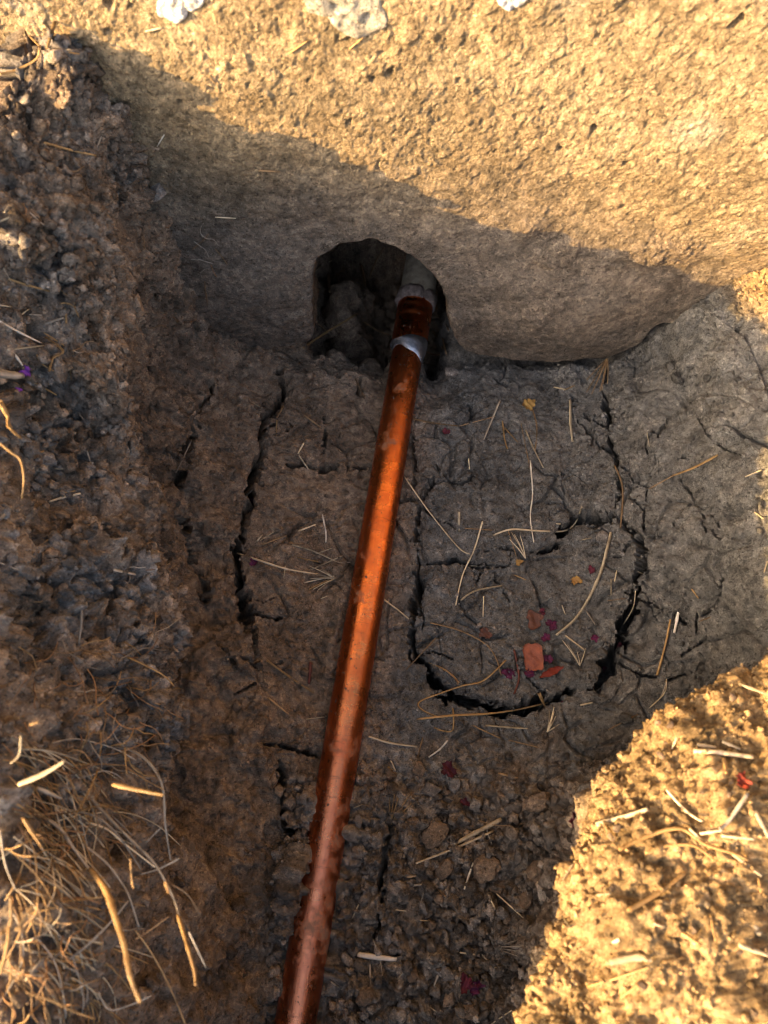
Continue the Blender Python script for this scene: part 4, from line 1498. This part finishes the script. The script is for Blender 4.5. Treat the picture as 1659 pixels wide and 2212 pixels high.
straws(R8, 'M', [
    ([(500, 1075), (640, 1040), (790, 990)], 26, 'pale', "pale straw jutting over the edge of the sunlit mound"),
    ([(1050, 660), (1200, 670), (1390, 695)], 28, 'pale', "thick pale straw beside the orange petals on the mound"),
    ([(1070, 625), (1180, 640)], 22, 'pale'), ([(1215, 605), (1320, 650)], 16, 'pale'),
    ([(680, 1565), (850, 1470), (1010, 1350)], 22, 'gold', "long straight golden straw lying on the sunlit mound"),
    ([(630, 1220), (800, 1140), (980, 1100), (1120, 1190), (1280, 1240), (1380, 1290)], 20, 'gold',
     "long arched golden stalk on the sunlit mound"),
    ([(780, 1240), (900, 1200), (1060, 1200), (1180, 1290)], 15, 'gold'), ([(1270, 1240), (1440, 1370)], 20, 'pale'),
    ([(970, 1680), (1090, 1760)], 20, 'gold'), ([(570, 1860), (740, 1830), (800, 1850)], 34, 'pale'),
    ([(450, 2000), (620, 1950), (800, 1890)], 12, 'gold'), ([(880, 1860), (1010, 1830)], 14, 'gold'),
    ([(1310, 1760), (1479, 1820)], 24, 'pale'), ([(1210, 1140), (1400, 1160)], 17, 'pale'), ([(1400, 1000), (1479, 1150)], 22, 'pale'),
    ([(900, 880), (1010, 1000), (1100, 1060)], 14, 'pale'), ([(440, 1100), (500, 1150)], 12, 'tan'), ([(590, 1750), (630, 1730)], 22, 'pale'),
    ([(545, 1070), (610, 1150)], 13, 'gold'), ([(960, 580), (930, 650)], 13, 'pale'), ([(1310, 280), (1479, 340)], 18, 'pale'),
    ([(1030, 1100), (1120, 1190)], 16, 'pale'), ([(1360, 900), (1250, 1060), (1200, 1100)], 20, 'grey'),
    ([(1420, 1380), (1460, 1560)], 16, 'gold'), ([(1150, 1590), (1180, 1740)], 14, 'gold'), ([(640, 2060), (740, 1990)], 14, 'gold'),
    ([(1225, 700), (1240, 790)], 18, 'gold'), ([(490, 1480), (580, 1470)], 12, 'pale'), ([(1380, 1640), (1430, 1700)], 34, 'pale'),
    ([(310, 1600), (350, 1660)], 16, 'pale'), ([(1090, 1130), (1220, 1110)], 14, 'pale'), ([(830, 1640), (890, 1660)], 12, 'pale'),
])
straws(R8, 'R', [([(850, 230), (910, 0)], 10, 'gold'), ([(900, 250), (890, 330), (810, 410)], 7, 'pale'), ([(370, 1300), (310, 1395)], 8, 'pale'),
                 ([(570, 540), (740, 450)], 5, 'tan'), ([(410, 400), (480, 385)], 9, 'pale')])


# grass heads: fans of fine awns from one stub
def grass_head(base_px, tips, kind, label, w=2.0):
    root_h = surf(*base_px)
    org = root_h[0] + root_h[1] * .002
    e = link("grass_head", None, label=label, cat="grass")
    e.location = org
    for i, t in enumerate(tips):
        h = surf(*t)
        p1 = h[0] + h[1] * (.002 + .004 * ((i * 37) % 5) / 5)
        mid = org.lerp(p1, .5) + Vector((0, 0, .002))
        pts_ = spline([tuple(Vector((0, 0, 0))), tuple(mid - org), tuple(p1 - org)], 4)
        r = w / F_PX * .3
        me = tube_mesh("awn", pts_, [r * (1 - .6 * k / (len(pts_) - 1)) + .0001 for k in range(len(pts_))], 5)
        link("awn", me, M_STRAW[kind], parent=e)


grass_head(R7([(745, 912)])[0], R7([(745, 720), (765, 725), (785, 735), (820, 750), (870, 728), (850, 780)]), 'gold',
           "fan of golden grass awns at the clay groove", 3.2)
grass_head(R4([(968, 112)])[0], R4([(880, 270), (900, 285), (915, 270), (935, 262), (955, 255), (890, 215), (975, 240)]), 'tan',
           "tan grass brush hanging at the footing's rounded end", 3.4)
grass_head(R7([(1590, 385)])[0], R7([(1610, 280), (1630, 290), (1650, 310), (1659, 340), (1640, 270)]), 'pale',
           "pale fan of grass awns below the round clay plate", 3.2)
grass_head(R4([(1000, 985)])[0] if False else R4([(620, 985)])[0], R4([(555, 870), (570, 880), (590, 890), (545, 900)]), 'pale',
           "pale grass awns by the crack in the clay", 2.6)
grass_head(R4([(853, 1440)])[0], R4([(780, 1330), (800, 1345), (830, 1380), (870, 1365)]), 'pale', "pale tuft of awns near the magenta petals", 2.4)
grass_head(R7([(1300, 1560)])[0], R7([(1480, 1550), (1470, 1565), (1440, 1585), (1420, 1590), (1460, 1540)]), 'grey',
           "grey fan of awns on the crumbled soil by the mound", 2.6)
grass_head(R6([(160, 1940)])[0], R6([(250, 1780), (270, 1800), (300, 1820), (325, 1825), (240, 1850)]), 'grey', "grey awn tuft in the root tangle", 4.0)
grass_head(R3([(1080, 1470)])[0], R3([(930, 1400), (900, 1450), (920, 1500), (950, 1550), (980, 1560), (1000, 1420)]), 'pale',
           "straw tuft lying against the pipe", 3.6)

# ---- stalks and roots hanging from the left bank
HUE = {'gold': 'golden', 'pale': 'pale', 'tan': 'tan', 'grey': 'grey', 'root': 'reddish brown', 'white': 'whitish', 'red': 'dark red'}
G_S = "stalks hanging from the bank in the root tangle"
G_T = "fine brown roots hanging from the bank"


def hang(px, w, kind, depth, label=None, nodes=1, group=G_S, taper=(.6, .45)):
    stalk("stalk", R6(px), .68 * w / SCL[R6] / 1.8228, kind, label or "short %s stalk hanging from the bank in the root tangle" % HUE[kind], "stalk",
          None if label else group, depth=depth, nodes=nodes, flatten=.6, sides=12, taper=taper)


def dep(px, py, up):
    """distance of the ground behind a view point, less 'up' metres"""
    h = surf(*R6([(px, py)])[0])
    return (h[0] - ORI).dot(FWD) - up


hang([(510, 1330), (600, 1450), (660, 1620), (710, 1780), (740, 1940), (800, 2090)], 62, 'gold', [.335, .30, .285, .275, .27],
     "thick sunlit golden stalk curving down from the root tangle", 2)
hang([(180, 1010), (330, 1090), (430, 1230), (515, 1340)], 36, 'grey', [.35, .338], "thick grey stalk joining the sunlit golden one")
hang([(400, 760), (520, 930), (640, 1060), (760, 1180), (880, 1300), (980, 1480), (1020, 1600)], 30, 'grey',
     [.37, .36, .35, .335, .325], "long grey stalk ending in a sunlit tip", 3)
hang([(1010, 1590), (1040, 1680), (1075, 1800), (1105, 1910), (1112, 1990)], 40, 'gold', [.312, .292, .285],
     "sunlit golden tip of the long grey stalk")  # lit end of the same stalk, sunlight put into its golden colour
hang([(105, 850), (250, 790), (370, 715)], 50, 'pale', [.285, .285], "thick sunlit pale chip of stalk above the tangle")
hang([(210, 870), (350, 930)], 42, 'grey', [dep(210, 870, .02), dep(350, 930, .02)])
hang([(640, 850), (780, 880), (930, 910)], 42, 'gold', [.315, .305], "fibrous sunlit golden stub on the tangle", 0)
hang([(380, 660), (560, 640), (700, 640), (820, 700), (900, 800), (930, 900), (940, 1080), (970, 1280)], 26, 'grey',
     [.40, .39, .375, .365, .36, .36], "grey stalk arching over the root tangle", 3)
hang([(700, 740), (820, 820), (930, 880)], 16, 'tan', [.375, .36])
hang([(560, 760), (500, 900), (420, 1040)], 20, 'gold', [.36, .33])
hang([(710, 640), (720, 790)], 17, 'gold', [.365, .355])
hang([(240, 980), (420, 1000), (560, 1040), (680, 1150), (800, 1330)], 22, 'grey', [.36, .355, .35, .35])
hang([(230, 1050), (450, 1060), (600, 1100), (700, 1180), (880, 1320)], 20, 'pale', [.365, .36, .355, .355])
hang([(260, 1040), (430, 1160), (600, 1290), (700, 1420), (740, 1500), (790, 1660)], 24, 'grey', [.36, .352, .345, .34])
hang([(1020, 1270), (900, 1330), (800, 1360)], 18, 'grey', [.35, .35])
hang([(340, 1880), (500, 1760), (640, 1620), (730, 1510)], 26, 'grey', [.315, .325, .335], "straight pale grey stalk crossing behind the golden one")
hang([(960, 1600), (850, 1680), (770, 1730)], 13, 'tan', [.345, .335])
hang([(770, 1680), (850, 1790), (930, 1930), (1000, 2080), (1060, 2230)], 14, 'gold', [.34, .345, .35, .355], "long thin golden stem trailing down the pit wall", 0)
hang([(130, 1040), (240, 1210)], 34, 'gold', [.287, .287])
hang([(100, 1060), (60, 1160), (30, 1250), (70, 1400), (180, 1500), (310, 1580)], 24, 'grey', [.32, .32, .315])
hang([(0, 1700), (60, 1650), (60, 1480)], 44, 'gold', [.268, .272])
hang([(90, 1680), (190, 1530)], 32, 'gold', [.27, .275])
hang([(0, 1930), (40, 1780), (50, 1660)], 40, 'gold', [.262, .268])
hang([(380, 1300), (450, 1400), (490, 1490), (580, 1490)], 20, 'gold', [.33, .32])
hang([(150, 2030), (300, 2080), (420, 2140), (540, 2180)], 20, 'gold', [.285, .30])
hang([(560, 2030), (620, 2130), (750, 2100), (860, 2050)], 10, 'grey', [.335, .34])
hang([(290, 2020), (420, 2000), (560, 1960)], 10, 'tan', [.30, .32])
hang([(980, 1420), (1070, 1480), (1140, 1600)], 15, 'tan', [.35, .355])
hang([(1075, 1690), (1170, 1890)], 14, 'grey', [.31, .33])
hang([(920, 1090), (830, 1180)], 13, 'grey', [.36, .36])
hang([(590, 110), (700, 120), (820, 170), (930, 230), (990, 290)], 22, 'gold', [.43, .42, .415], "split golden root end hooking out over the pit wall", 0)
hang([(0, 1100), (30, 1300), (90, 1450)], 22, 'grey', [.30, .30])
hang([(300, 1450), (420, 1420)], 18, 'grey', [.34, .34])
hang([(120, 570), (110, 680), (60, 730)], 26, 'pale', [.29, .29], None, 0)
hang([(740, 1270), (750, 1400), (760, 1440)], 16, 'gold', [.318, .318])
hang([(940, 1400), (960, 1470)], 34, 'gold', [.30, .30])
hang([(170, 510), (220, 495)], 26, 'gold', [.30, .30])
# sunlit roots at the bank's edge further up
stalk("root", R5([(0, 800), (40, 880), (50, 940), (110, 1000)]), 12, 'gold', "thick sunlit golden root end at the bank's edge", "root", None,
      depth=[.335, .345, .36])
stalk("root", R5([(0, 1030), (60, 1080), (110, 1120), (130, 1220), (120, 1330)]), 6, 'gold', "thin sunlit root hanging down beside the thick golden one",
      "root", None, depth=[.34, .345, .35])
stalk("wood_stick", R5([(-30, 655), (60, 668), (125, 672)]), 25, 'grey', "short grey broken stick lying on the bank by a purple petal", "stick", None,
      lift=.003, flatten=.8, sides=9)

# the tangle: many thinner stalks springing from the bank and arching over
rt = random.Random(17)
for i in range(135):
    x0, y0 = rt.uniform(-20, 420), rt.uniform(560, 2000)
    a = rt.gauss(.55, .45)
    ln = rt.uniform(220, 720)
    bend = rt.uniform(.05, .5)
    pts_ = [(x0, y0)]
    for k in range(4):
        pts_.append((pts_[-1][0] + ln / 4 * math.cos(a), pts_[-1][1] + ln / 4 * math.sin(a)))
        a += bend * rt.uniform(.3, 1.3)
    raw = [dep(px_q, py_q, 0) for px_q, py_q in pts_]
    up_ = rt.uniform(.012, .05)
    dd = [raw[0] - .002]
    for k in range(1, 5):
        dd.append(max(.255, min(raw[k] - .003, dd[-1] + .03, raw[0] + .03 * k - up_ * math.sin(k / 4 * 2.6))))
    stalk("stalk", R6(pts_), rt.uniform(4, 11) / SCL[R6] / 1.8228, (kq := rt.choice(['gold', 'gold', 'gold', 'pale', 'tan', 'grey', 'pale', 'root'])),
          "thin %s stem springing from the bank among thicker stalks" % HUE[kq], "stalk", "thin stems in the root tangle", depth=dd, sides=7,
          flatten=.8, nodes=rt.choice([0, 1, 2]), taper=(.9, .35))

# fine roots: random walks hung on the bank
rr_ = random.Random(5)
for i in range(110):
    if i < 84:
        bx, by = rr_.uniform(0, 800), rr_.uniform(60, 2150)
    else:
        bx, by = rr_.uniform(350, 900), rr_.uniform(0, 700)
    ln = rr_.uniform(90, 330)
    a = rr_.uniform(-.5, 1.9)
    pts_ = [(bx, by)]
    for k in range(4):
        a += rr_.uniform(-.6, .6)
        pts_.append((pts_[-1][0] + ln / 4 * math.cos(a), pts_[-1][1] + ln / 4 * math.sin(a)))
    base_d = min(dep(*p, 0) for p in pts_)
    if base_d < .24:
        continue
    dd = [dep(*pts_[0], .002), min(dep(*pts_[2], .014), base_d + .03), min(dep(*pts_[4], .008), base_d + .05)]
    stalk("root", R6(pts_), rr_.uniform(2.4, 6.0) / SCL[R6] / 1.8228 * 1.3, (kq := rr_.choice(['root', 'root', 'tan', 'gold', 'grey'])),
          "fine wiry %s root hanging from the bank" % HUE[kq], "root", G_T, depth=dd, sides=5, flatten=1)
# a few fine hair roots on the upper bank and wall
for i in range(26):
    bx, by = rr_.uniform(10, 430), rr_.uniform(260, 1350)
    if i % 3 == 0:
        bx, by = rr_.uniform(400, 470), rr_.uniform(490, 620)
    ln = rr_.uniform(18, 60)
    a = rr_.uniform(0, 6.28)
    pts_ = [(bx, by)]
    for k in range(3):
        a += rr_.uniform(-.7, .7)
        pts_.append((pts_[-1][0] + ln / 3 * math.cos(a), max(150, pts_[-1][1] + ln / 3 * math.sin(a))))
    stalk("root", pts_, rr_.uniform(1.4, 2.8), rr_.choice(['root', 'grey', 'tan']), "hair-thin rootlet on the crumbly bank face", "root",
          "hair roots on the bank face", lift=.001, sides=5, flatten=1)

# ------------------------------------------------------------------ petals and leaves
def leaf(name, px, rpx, mat, label, cat, aspect=1.0, rot=0.0, crumple=.35, lobes=5, group=None, seed=1, outline=None, thick=.0005):
    h = surf(*px)
    T = (h[0] - ORI).dot(FWD)
    r = rpx / F_PX * T
    n = h[1].lerp(Vector((0, 0, 1)), .5).normalized()
    a = n.cross(Vector((0, 1, 0)))
    a = a.normalized() if a.length > .1 else Vector((1, 0, 0))
    b = n.cross(a)
    rs = random.Random(seed)
    nA, nRr = 26, 6
    vs = []
    off = [rs.uniform(-1, 1) for _ in range(12)]
    for side in (0, 1):
        for i in range(nRr + 1):
            f = i / nRr
            for k in range(nA):
                t = 2 * math.pi * k / nA
                if outline:
                    rad = outline(t)
                else:
                    rad = 1 + .16 * math.sin(2 * t + off[6] * 3) + .15 * math.sin(3 * t + off[0] * 3) + .14 * math.sin(lobes * t + off[7] * 3) + .16 * math.sin((2 * lobes + 1) * t + off[1] * 5)
                x = rad * f * math.cos(t)
                y = rad * f * math.sin(t) * aspect
                z = crumple * (.5 * math.sin(3 * x + off[2] * 3) * math.cos(2.6 * y + off[3] * 3) + .35 * math.sin(6 * x + 5 * y + off[4])) + \
                    crumple * .6 * f * f * abs(math.sin(t * lobes * .5 + off[5]))
                c, s = math.cos(rot), math.sin(rot)
                x, y = x * c - y * s, x * s + y * c
                vs.append((a * x + b * y + n * z) * r - n * (thick * side))
    m = (nRr + 1) * nA
    fs = []
    for side in (0, 1):
        for i in range(nRr):
            for k in range(nA):
                q = [side * m + i * nA + k, side * m + i * nA + (k + 1) % nA, side * m + (i + 1) * nA + (k + 1) % nA, side * m + (i + 1) * nA + k]
                fs.append(tuple(q if side else q[::-1]))
    for k in range(nA):
        k2 = (k + 1) % nA
        fs.append((nRr * nA + k, nRr * nA + k2, m + nRr * nA + k2, m + nRr * nA + k))
    me = bpy.data.meshes.new(name)
    me.from_pydata([tuple(v) for v in vs], [], fs)
    me.polygons.foreach_set("use_smooth", [True] * len(me.polygons))
    me.update()
    o = link(name, me, mat, label=label, cat=cat, group=group)
    o.location = h[0] + n * (r * crumple * .75 + .0012 + (.0022 if outline else 0))
    return o


G_P = "fallen flower petals on the pit floor"
LP = "crumpled magenta flower petal on the round clay plate"
for i, (p, r, m, lab) in enumerate([
    ((545, 1465), 32, M_MAGENTA, "bright magenta petal lying beside the curled reddish stem"),
    ((635, 1470), 27, M_MAGENTA, "magenta petal touching the orange leaf's lower end"),
    ((730, 1265), 28, M_MAGENTA, None), ((705, 1320), 22, M_MAGENTA, None),
    ((915, 1320), 22, M_MAGENTA, None), ((945, 1450), 17, M_MAGENTA, None), ((710, 1410), 24, M_MAGENTA, None),
    ((905, 1030), 19, M_CRIMSON, "dull crimson petal on the bare upper part of the round clay plate"),
    ((280, 440), 19, M_CRIMSON, "dark crimson petal on the clay beside the pipe"),
    ((1015, 1350), 15, M_CRIMSON, "crimson petal fallen into the wide curved crack"),
    ((690, 1210), 17, M_CRIMSON, "crimson petal touching the reddish brown leaf"),
    ((775, 1610), 16, M_CRIMSON, "crimson petal below the straight golden stem"),
]):
    leaf("flower_petal", R4([p])[0], r / SCL[R4] / 1.8228 * .8, m, lab or LP, "petal", group=None if lab else G_P, seed=20 + i, crumple=.5, rot=i)
for i, (p, r, m, lab) in enumerate([
    ((1060, 605), 40, M_CRIMSON, "large dark crimson petal on the clods near the mound"),
    ((1145, 1755), 38, M_CRIMSON, "crimson petal of the pair on the dark crumbled soil"),
    ((1195, 1770), 38, M_MAGENTA, "magenta petal of the pair on the dark crumbled soil"),
    ((1150, 775), 24, M_CRIMSON, "dark red petal half hidden between big clods"),
]):
    leaf("flower_petal", R7([p])[0], r / SCL[R7] / 1.8228, m, lab, "petal", seed=50 + i, crumple=.5, rot=i * 2)
for i, (p, r, lab) in enumerate([((590, 1020), 28, "dark magenta petal in the wide crack beside the clay ledge"),
                                 ((605, 1380), 25, "dark magenta petal hanging on the pale stalk over the crack")]):
    leaf("flower_petal", R3([p])[0], r / SCL[R3] / 1.8228, M_MAGENTA, lab, "petal", seed=70 + i, crumple=.5)
leaf("flower_petal", R5([(145, 645)])[0], 30 / 1.382 / 1.8228, M_PURPLE, "purple petal beside the grey stick on the bank", "petal", seed=81)
leaf("flower_petal", R5([(105, 745)])[0], 15 / 1.382 / 1.8228, M_PURPLE, "tiny purple petal on the dark crumbly bank", "petal", seed=82)
leaf("flower_petal", R8([(1330, 845)])[0], 40 / 1.4443 / 1.8228, M_LEAF_RED, "orange red petal lying on the sunlit mound", "petal", seed=83, crumple=.5)
leaf("flower_petal", R8([(360, 1040)])[0], 38 / 1.4443 / 1.8228, M_CRIMSON, "dark crimson petal in the shade under the mound", "petal", seed=84, crumple=.5)


def rect_outline(t):
    c, s = abs(math.cos(t)), abs(math.sin(t))
    return min(1 / max(c, 1e-3), 1 / max(s, 1e-3), 1.25) * (1 + .05 * math.sin(9 * t))


def long_outline(t):
    return 1.0 * (1 + .08 * math.sin(7 * t)) * (1 - .35 * abs(math.sin(t)) ** .5)


leaf("dry_leaf", R4([(647, 1402)])[0], 42 / SCL[R4] / 1.8228, M_LEAF_ORANGE, "square torn orange dry leaf on the round clay plate", "leaf",
     aspect=1.35, crumple=.14, outline=rect_outline, seed=91, rot=.08)
leaf("dry_leaf", R4([(725, 1465)])[0], 60 / SCL[R4] / 1.8228, M_LEAF_RED, "narrow red dry leaf beside the orange one", "leaf", aspect=.42,
     crumple=.12, outline=long_outline, seed=92, rot=.4)
leaf("dry_leaf", R4([(655, 1245)])[0], 42 / SCL[R4] / 1.8228, M_LEAF_BROWN, "curled reddish brown leaf above the orange one", "leaf", aspect=.75,
     crumple=.25, seed=93, lobes=2, rot=-.5)
leaf("dry_leaf", R4([(450, 1300)])[0], 24 / SCL[R4] / 1.8228, M_LEAF_BROWN, "small star-shaped brown leaf among pale crumbs", "leaf", seed=94, lobes=5)
leaf("dry_leaf", R4([(628, 325)])[0], 28 / SCL[R4] / 1.8228, M_LEAF_YELLOW, "small lobed tan leaf on the clay below the footing", "leaf", seed=95, lobes=3)
leaf("dry_leaf", R4([(835, 1077)])[0], 20 / SCL[R4] / 1.8228, M_LEAF_YELLOW, "tiny yellow leaf scrap on the round clay plate", "leaf", seed=96, lobes=4)
leaf("dry_leaf", R4([(590, 997)])[0], 14 / SCL[R4] / 1.8228, M_LEAF_YELLOW, "tiny yellow leaf scrap at the branching crack", "leaf", seed=97, lobes=3)
leaf("dry_leaf", R7([(737, 600)])[0], 18 / SCL[R7] / 1.8228, M_LEAF_YELLOW, "tiny yellow leaf scrap on the crumbled soil by the pipe", "leaf", seed=98, lobes=2)

# ------------------------------------------------------------------ clods
def ico(sub):
    t = (1 + 5 ** .5) / 2
    v = [(-1, t, 0), (1, t, 0), (-1, -t, 0), (1, -t, 0), (0, -1, t), (0, 1, t), (0, -1, -t), (0, 1, -t), (t, 0, -1), (t, 0, 1), (-t, 0, -1), (-t, 0, 1)]
    f = [(0, 11, 5), (0, 5, 1), (0, 1, 7), (0, 7, 10), (0, 10, 11), (1, 5, 9), (5, 11, 4), (11, 10, 2), (10, 7, 6), (7, 1, 8),
         (3, 9, 4), (3, 4, 2), (3, 2, 6), (3, 6, 8), (3, 8, 9), (4, 9, 5), (2, 4, 11), (6, 2, 10), (8, 6, 7), (9, 8, 1)]
    v = [np.array(p) / np.linalg.norm(p) for p in v]
    for _ in range(sub):
        cache, nf = {}, []

        def mid(a, b):
            k = (min(a, b), max(a, b))
            if k not in cache:
                p = v[a] + v[b]
                v.append(p / np.linalg.norm(p))
                cache[k] = len(v) - 1
            return cache[k]
        for a, b, c in f:
            x, y, z = mid(a, b), mid(b, c), mid(c, a)
            nf += [(a, x, z), (b, y, x), (c, z, y), (x, y, z)]
        f = nf
    return np.array(v), np.array(f)


IV, IF = ico(3)
CLODS = {}
for kind_, mt in (('brown', M_CLOD_BROWN), ('grey', M_CLOD_GREY)):
    CLODS[kind_] = []
    for k in range(9):
        q = (IV + k * 7.3).astype(np.float32)
        # a few cut planes make a broken, angular lump
        r = 1 + .55 * perlin(q, .9, 100 + k) + .30 * perlin(q, 2.2, 110 + k) + .14 * perlin(q, 5.0, 120 + k)
        v = IV * r[:, None]
        rs = np.random.default_rng(k)
        for _ in range(7):
            nrm_ = rs.normal(size=3)
            nrm_ /= np.linalg.norm(nrm_)
            dcut = .5 + .22 * rs.random()
            pr = v @ nrm_
            v = v - np.clip(pr - dcut, 0, None)[:, None] * nrm_ * .85
        v = v * np.array([1, .85, .65])
        me = mesh_np("soil_clod", v, IF)
        me.materials.append(mt)
        CLODS[kind_].append(me)

CL_LAB = {
    'low': ("%s %s clod on the crumbled near end of the pit floor", "clods at the near end of the pit floor"),
    'clay': ("%s %s crumb of dried clay on the cracked clay plates", "crumbs on the cracked clay plates"),
    'left': ("%s %s clod on the floor between pipe and root-hung bank", "clods between pipe and root-hung bank"),
    'bank': ("%s %s clod of topsoil on the crumbly bank", "clods on the crumbly bank"),
    'mound': ("%s sunlit %s clod on the bright mound", "clods on the sunlit mound"),
}


def clod(px, rpx, zone, kind_='grey', label=None, sink=.35):
    h = surf(*px)
    T = (h[0] - ORI).dot(FWD)
    r = rpx / F_PX * T
    o = link("soil_clod", rr_.choice(CLODS[kind_]), label=label or CL_LAB[zone][0] % ('tiny' if r < .0035 else 'small' if r < .006 else 'large', kind_), cat="clod", group=None if label else CL_LAB[zone][1])
    o.location = h[0] + h[1] * (r * (.65 - sink))
    o.scale = (r * rr_.uniform(.85, 1.2), r * rr_.uniform(.85, 1.2), r * rr_.uniform(.8, 1.1))
    o.rotation_euler = (rr_.uniform(-.4, .4), rr_.uniform(-.4, .4), rr_.uniform(0, 6.28))
    return o


for (x, y, r, lab) in [(880, 880, 48, None), (1000, 955, 88, "flat broad clod under the straw bundle"), (1210, 785, 52, None), (1400, 820, 56, None),
                       (1040, 1140, 62, None), (1265, 1115, 78, "large rounded clod near the foot of the mound"), (1340, 1230, 60, None),
                       (960, 720, 60, None), (1090, 680, 40, None), (860, 860, 30, None), (1560, 790, 80, None), (1620, 960, 60, None),
                       (1000, 1300, 36, None), (1430, 1075, 36, None), (1350, 1380, 40, None), (720, 1500, 40, None), (1030, 1700, 62, None),
                       (1230, 1690, 50, None), (870, 1700, 44, None), (1060, 1830, 45, None), (600, 1850, 46, None), (1270, 1540, 40, None),
                       (960, 1450, 34, None), (1180, 1430, 44, None), (570, 870, 34, None), (720, 680, 26, None), (1230, 600, 30, None),
                       (750, 620, 40, None), (660, 380, 26, None), (1160, 960, 50, None), (900, 590, 44, None), (1480, 1290, 70, None),
                       (800, 1900, 50, None), (1160, 1920, 52, None), (440, 1880, 30, None), (1300, 1830, 40, None), (1560, 1150, 66, None)]:
    clod(R7([(x, y)])[0], r / SCL[R7] / 1.8228, 'low', 'brown' if (x + y) % 3 else 'grey', lab)
for i in range(48):
    x, y = rr_.uniform(480, 1480), rr_.uniform(520, 1980)
    clod(R7([(x, y)])[0], rr_.uniform(9, 30) / SCL[R7] / 1.8228, 'low', rr_.choice(['brown', 'grey']))
for i in range(14):
    x, y = rr_.uniform(60, 330), rr_.uniform(950, 1980)
    clod(R7([(x, y)])[0], rr_.uniform(9, 24) / SCL[R7] / 1.8228, 'left', 'brown')
for i in range(44):
    x, y = rr_.uniform(170, 720), rr_.uniform(740, 1480)
    if rr_.random() < .4:
        x, y = rr_.gauss(430, 90), rr_.gauss(1180, 120)
    clod(R4([(x, y)])[0], rr_.uniform(6, 19) / SCL[R4] / 1.8228, 'clay', 'grey')
for i in range(14):
    x, y = rr_.uniform(250, 1000), rr_.uniform(120, 1000)
    clod(R4([(x, y)])[0], rr_.uniform(4, 12) / SCL[R4] / 1.8228, 'clay', 'grey')
clod(R4([(940, 895)])[0], 30 / SCL[R4] / 1.8228, 'clay', 'grey', "pale crumb resting at the top of the round clay plate")
clod(R9([(1330, 1280)])[0], 62 / SCL[R9] / 1.8228, 'clay', 'grey', "long smooth clod lying under the footing beside the pipe")
clod(R9([(1110, 1330)])[0], 60 / SCL[R9] / 1.8228, 'clay', 'brown', "brown lump wedged between pipe and footing")
for i in range(34):
    x, y = rr_.uniform(560, 1260), rr_.uniform(150, 1650)
    clod(R3([(x, y)])[0], rr_.uniform(7, 24) / SCL[R3] / 1.8228, 'left', 'brown')
for i in range(84):
    x, y = rr_.uniform(0, 420), rr_.uniform(60, 1900)
    if x > 250 and y < 900 or x > 330 and y < 1300:
        continue
    clod(R5([(x, y)])[0], rr_.uniform(7, 22) * (1 + y / 1600) / SCL[R5] / 1.8228, 'bank', rr_.choice(['grey', 'grey', 'brown']))
for i in range(24):
    x, y = rr_.uniform(520, 1479), rr_.uniform(300, 2200)
    h = surf(*R8([(x, y)])[0])
    if h[0].z < .17:
        continue
    clod(R8([(x, y)])[0], rr_.uniform(10, 34) / SCL[R8] / 1.8228, 'mound', 'brown')
clod(R1([(690, 815)])[0], 48 / SCL[R1] / 1.8228, 'bank', 'grey', "grey lump stuck under the bank's overhang by the wall", sink=.2)

# loose crumbs too many to count
Vf = V.reshape(-1, 3)
nf = n1.reshape(-1, 3)
vis = (YF > -.2) & (YF < .40) & (KF > 1.3) & (KF < 13.6) & (crack_cut < .002)


def crumbs(weights, n, sub, r0, r1, power, seed):
    g = np.random.default_rng(seed)
    cv, cf = ico(sub)
    w = np.where(vis, weights, 0)
    pick = g.choice(len(Vf), n, p=w / w.sum())
    rad = (r0 + (r1 - r0) * g.random(n) ** power)[:, None, None]
    shp = (1 + .28 * g.normal(size=(n, len(cv), 1)).clip(-1.6, 1.6)) * (1 + .25 * g.normal(size=(n, 1, 3)).clip(-1.5, 1.5))
    v = cv[None] * shp
    a = g.random(n) * 6.283
    c, s_ = np.cos(a)[:, None], np.sin(a)[:, None]
    v = np.stack([v[..., 0] * c - v[..., 1] * s_, v[..., 0] * s_ + v[..., 1] * c, v[..., 2] * .85], -1) * rad
    v = v + (Vf[pick] + nf[pick] * rad[:, 0] * .3)[:, None, :]
    f = (cf[None] + (np.arange(n) * len(cv))[:, None, None]).reshape(-1, 3)
    cc = np.repeat(np.clip(col[pick] * (.65 + .95 * g.random((n, 1)) ** 1.5), .02, .6), len(cv), 0)
    return v.reshape(-1, 3), f, cc


parts_ = [crumbs(w_bank + 1.2 * w_low + .6 * w_lwall + .8 * w_clay * (.3 + patch) * (1 + 1.2 * w_lowleft), 12000, 0, .0007, .0019, 2, 1),
          crumbs(w_bank * 1.2 + 1.4 * w_low + .25 * w_lwall + .16 * w_clay * patch * (1 + 3 * w_lowleft), 1500, 1, .0018, .0042, 2, 2),
          crumbs(w_mound, 8000, 0, .0005, .0016, 2, 3)]
ofs, vv, ff, cc = 0, [], [], []
for a_, b_, c_ in parts_:
    vv.append(a_)
    ff.append(b_ + ofs)
    cc.append(c_)
    ofs += len(a_)
link("soil_crumbs", mesh_np("soil_crumbs", np.concatenate(vv), np.concatenate(ff), np.concatenate(cc), False), M_SOIL, kind="stuff",
     label="fine loose soil crumbs scattered over the pit floor and banks", cat="soil crumbs")
print("objects", len(bpy.data.objects))
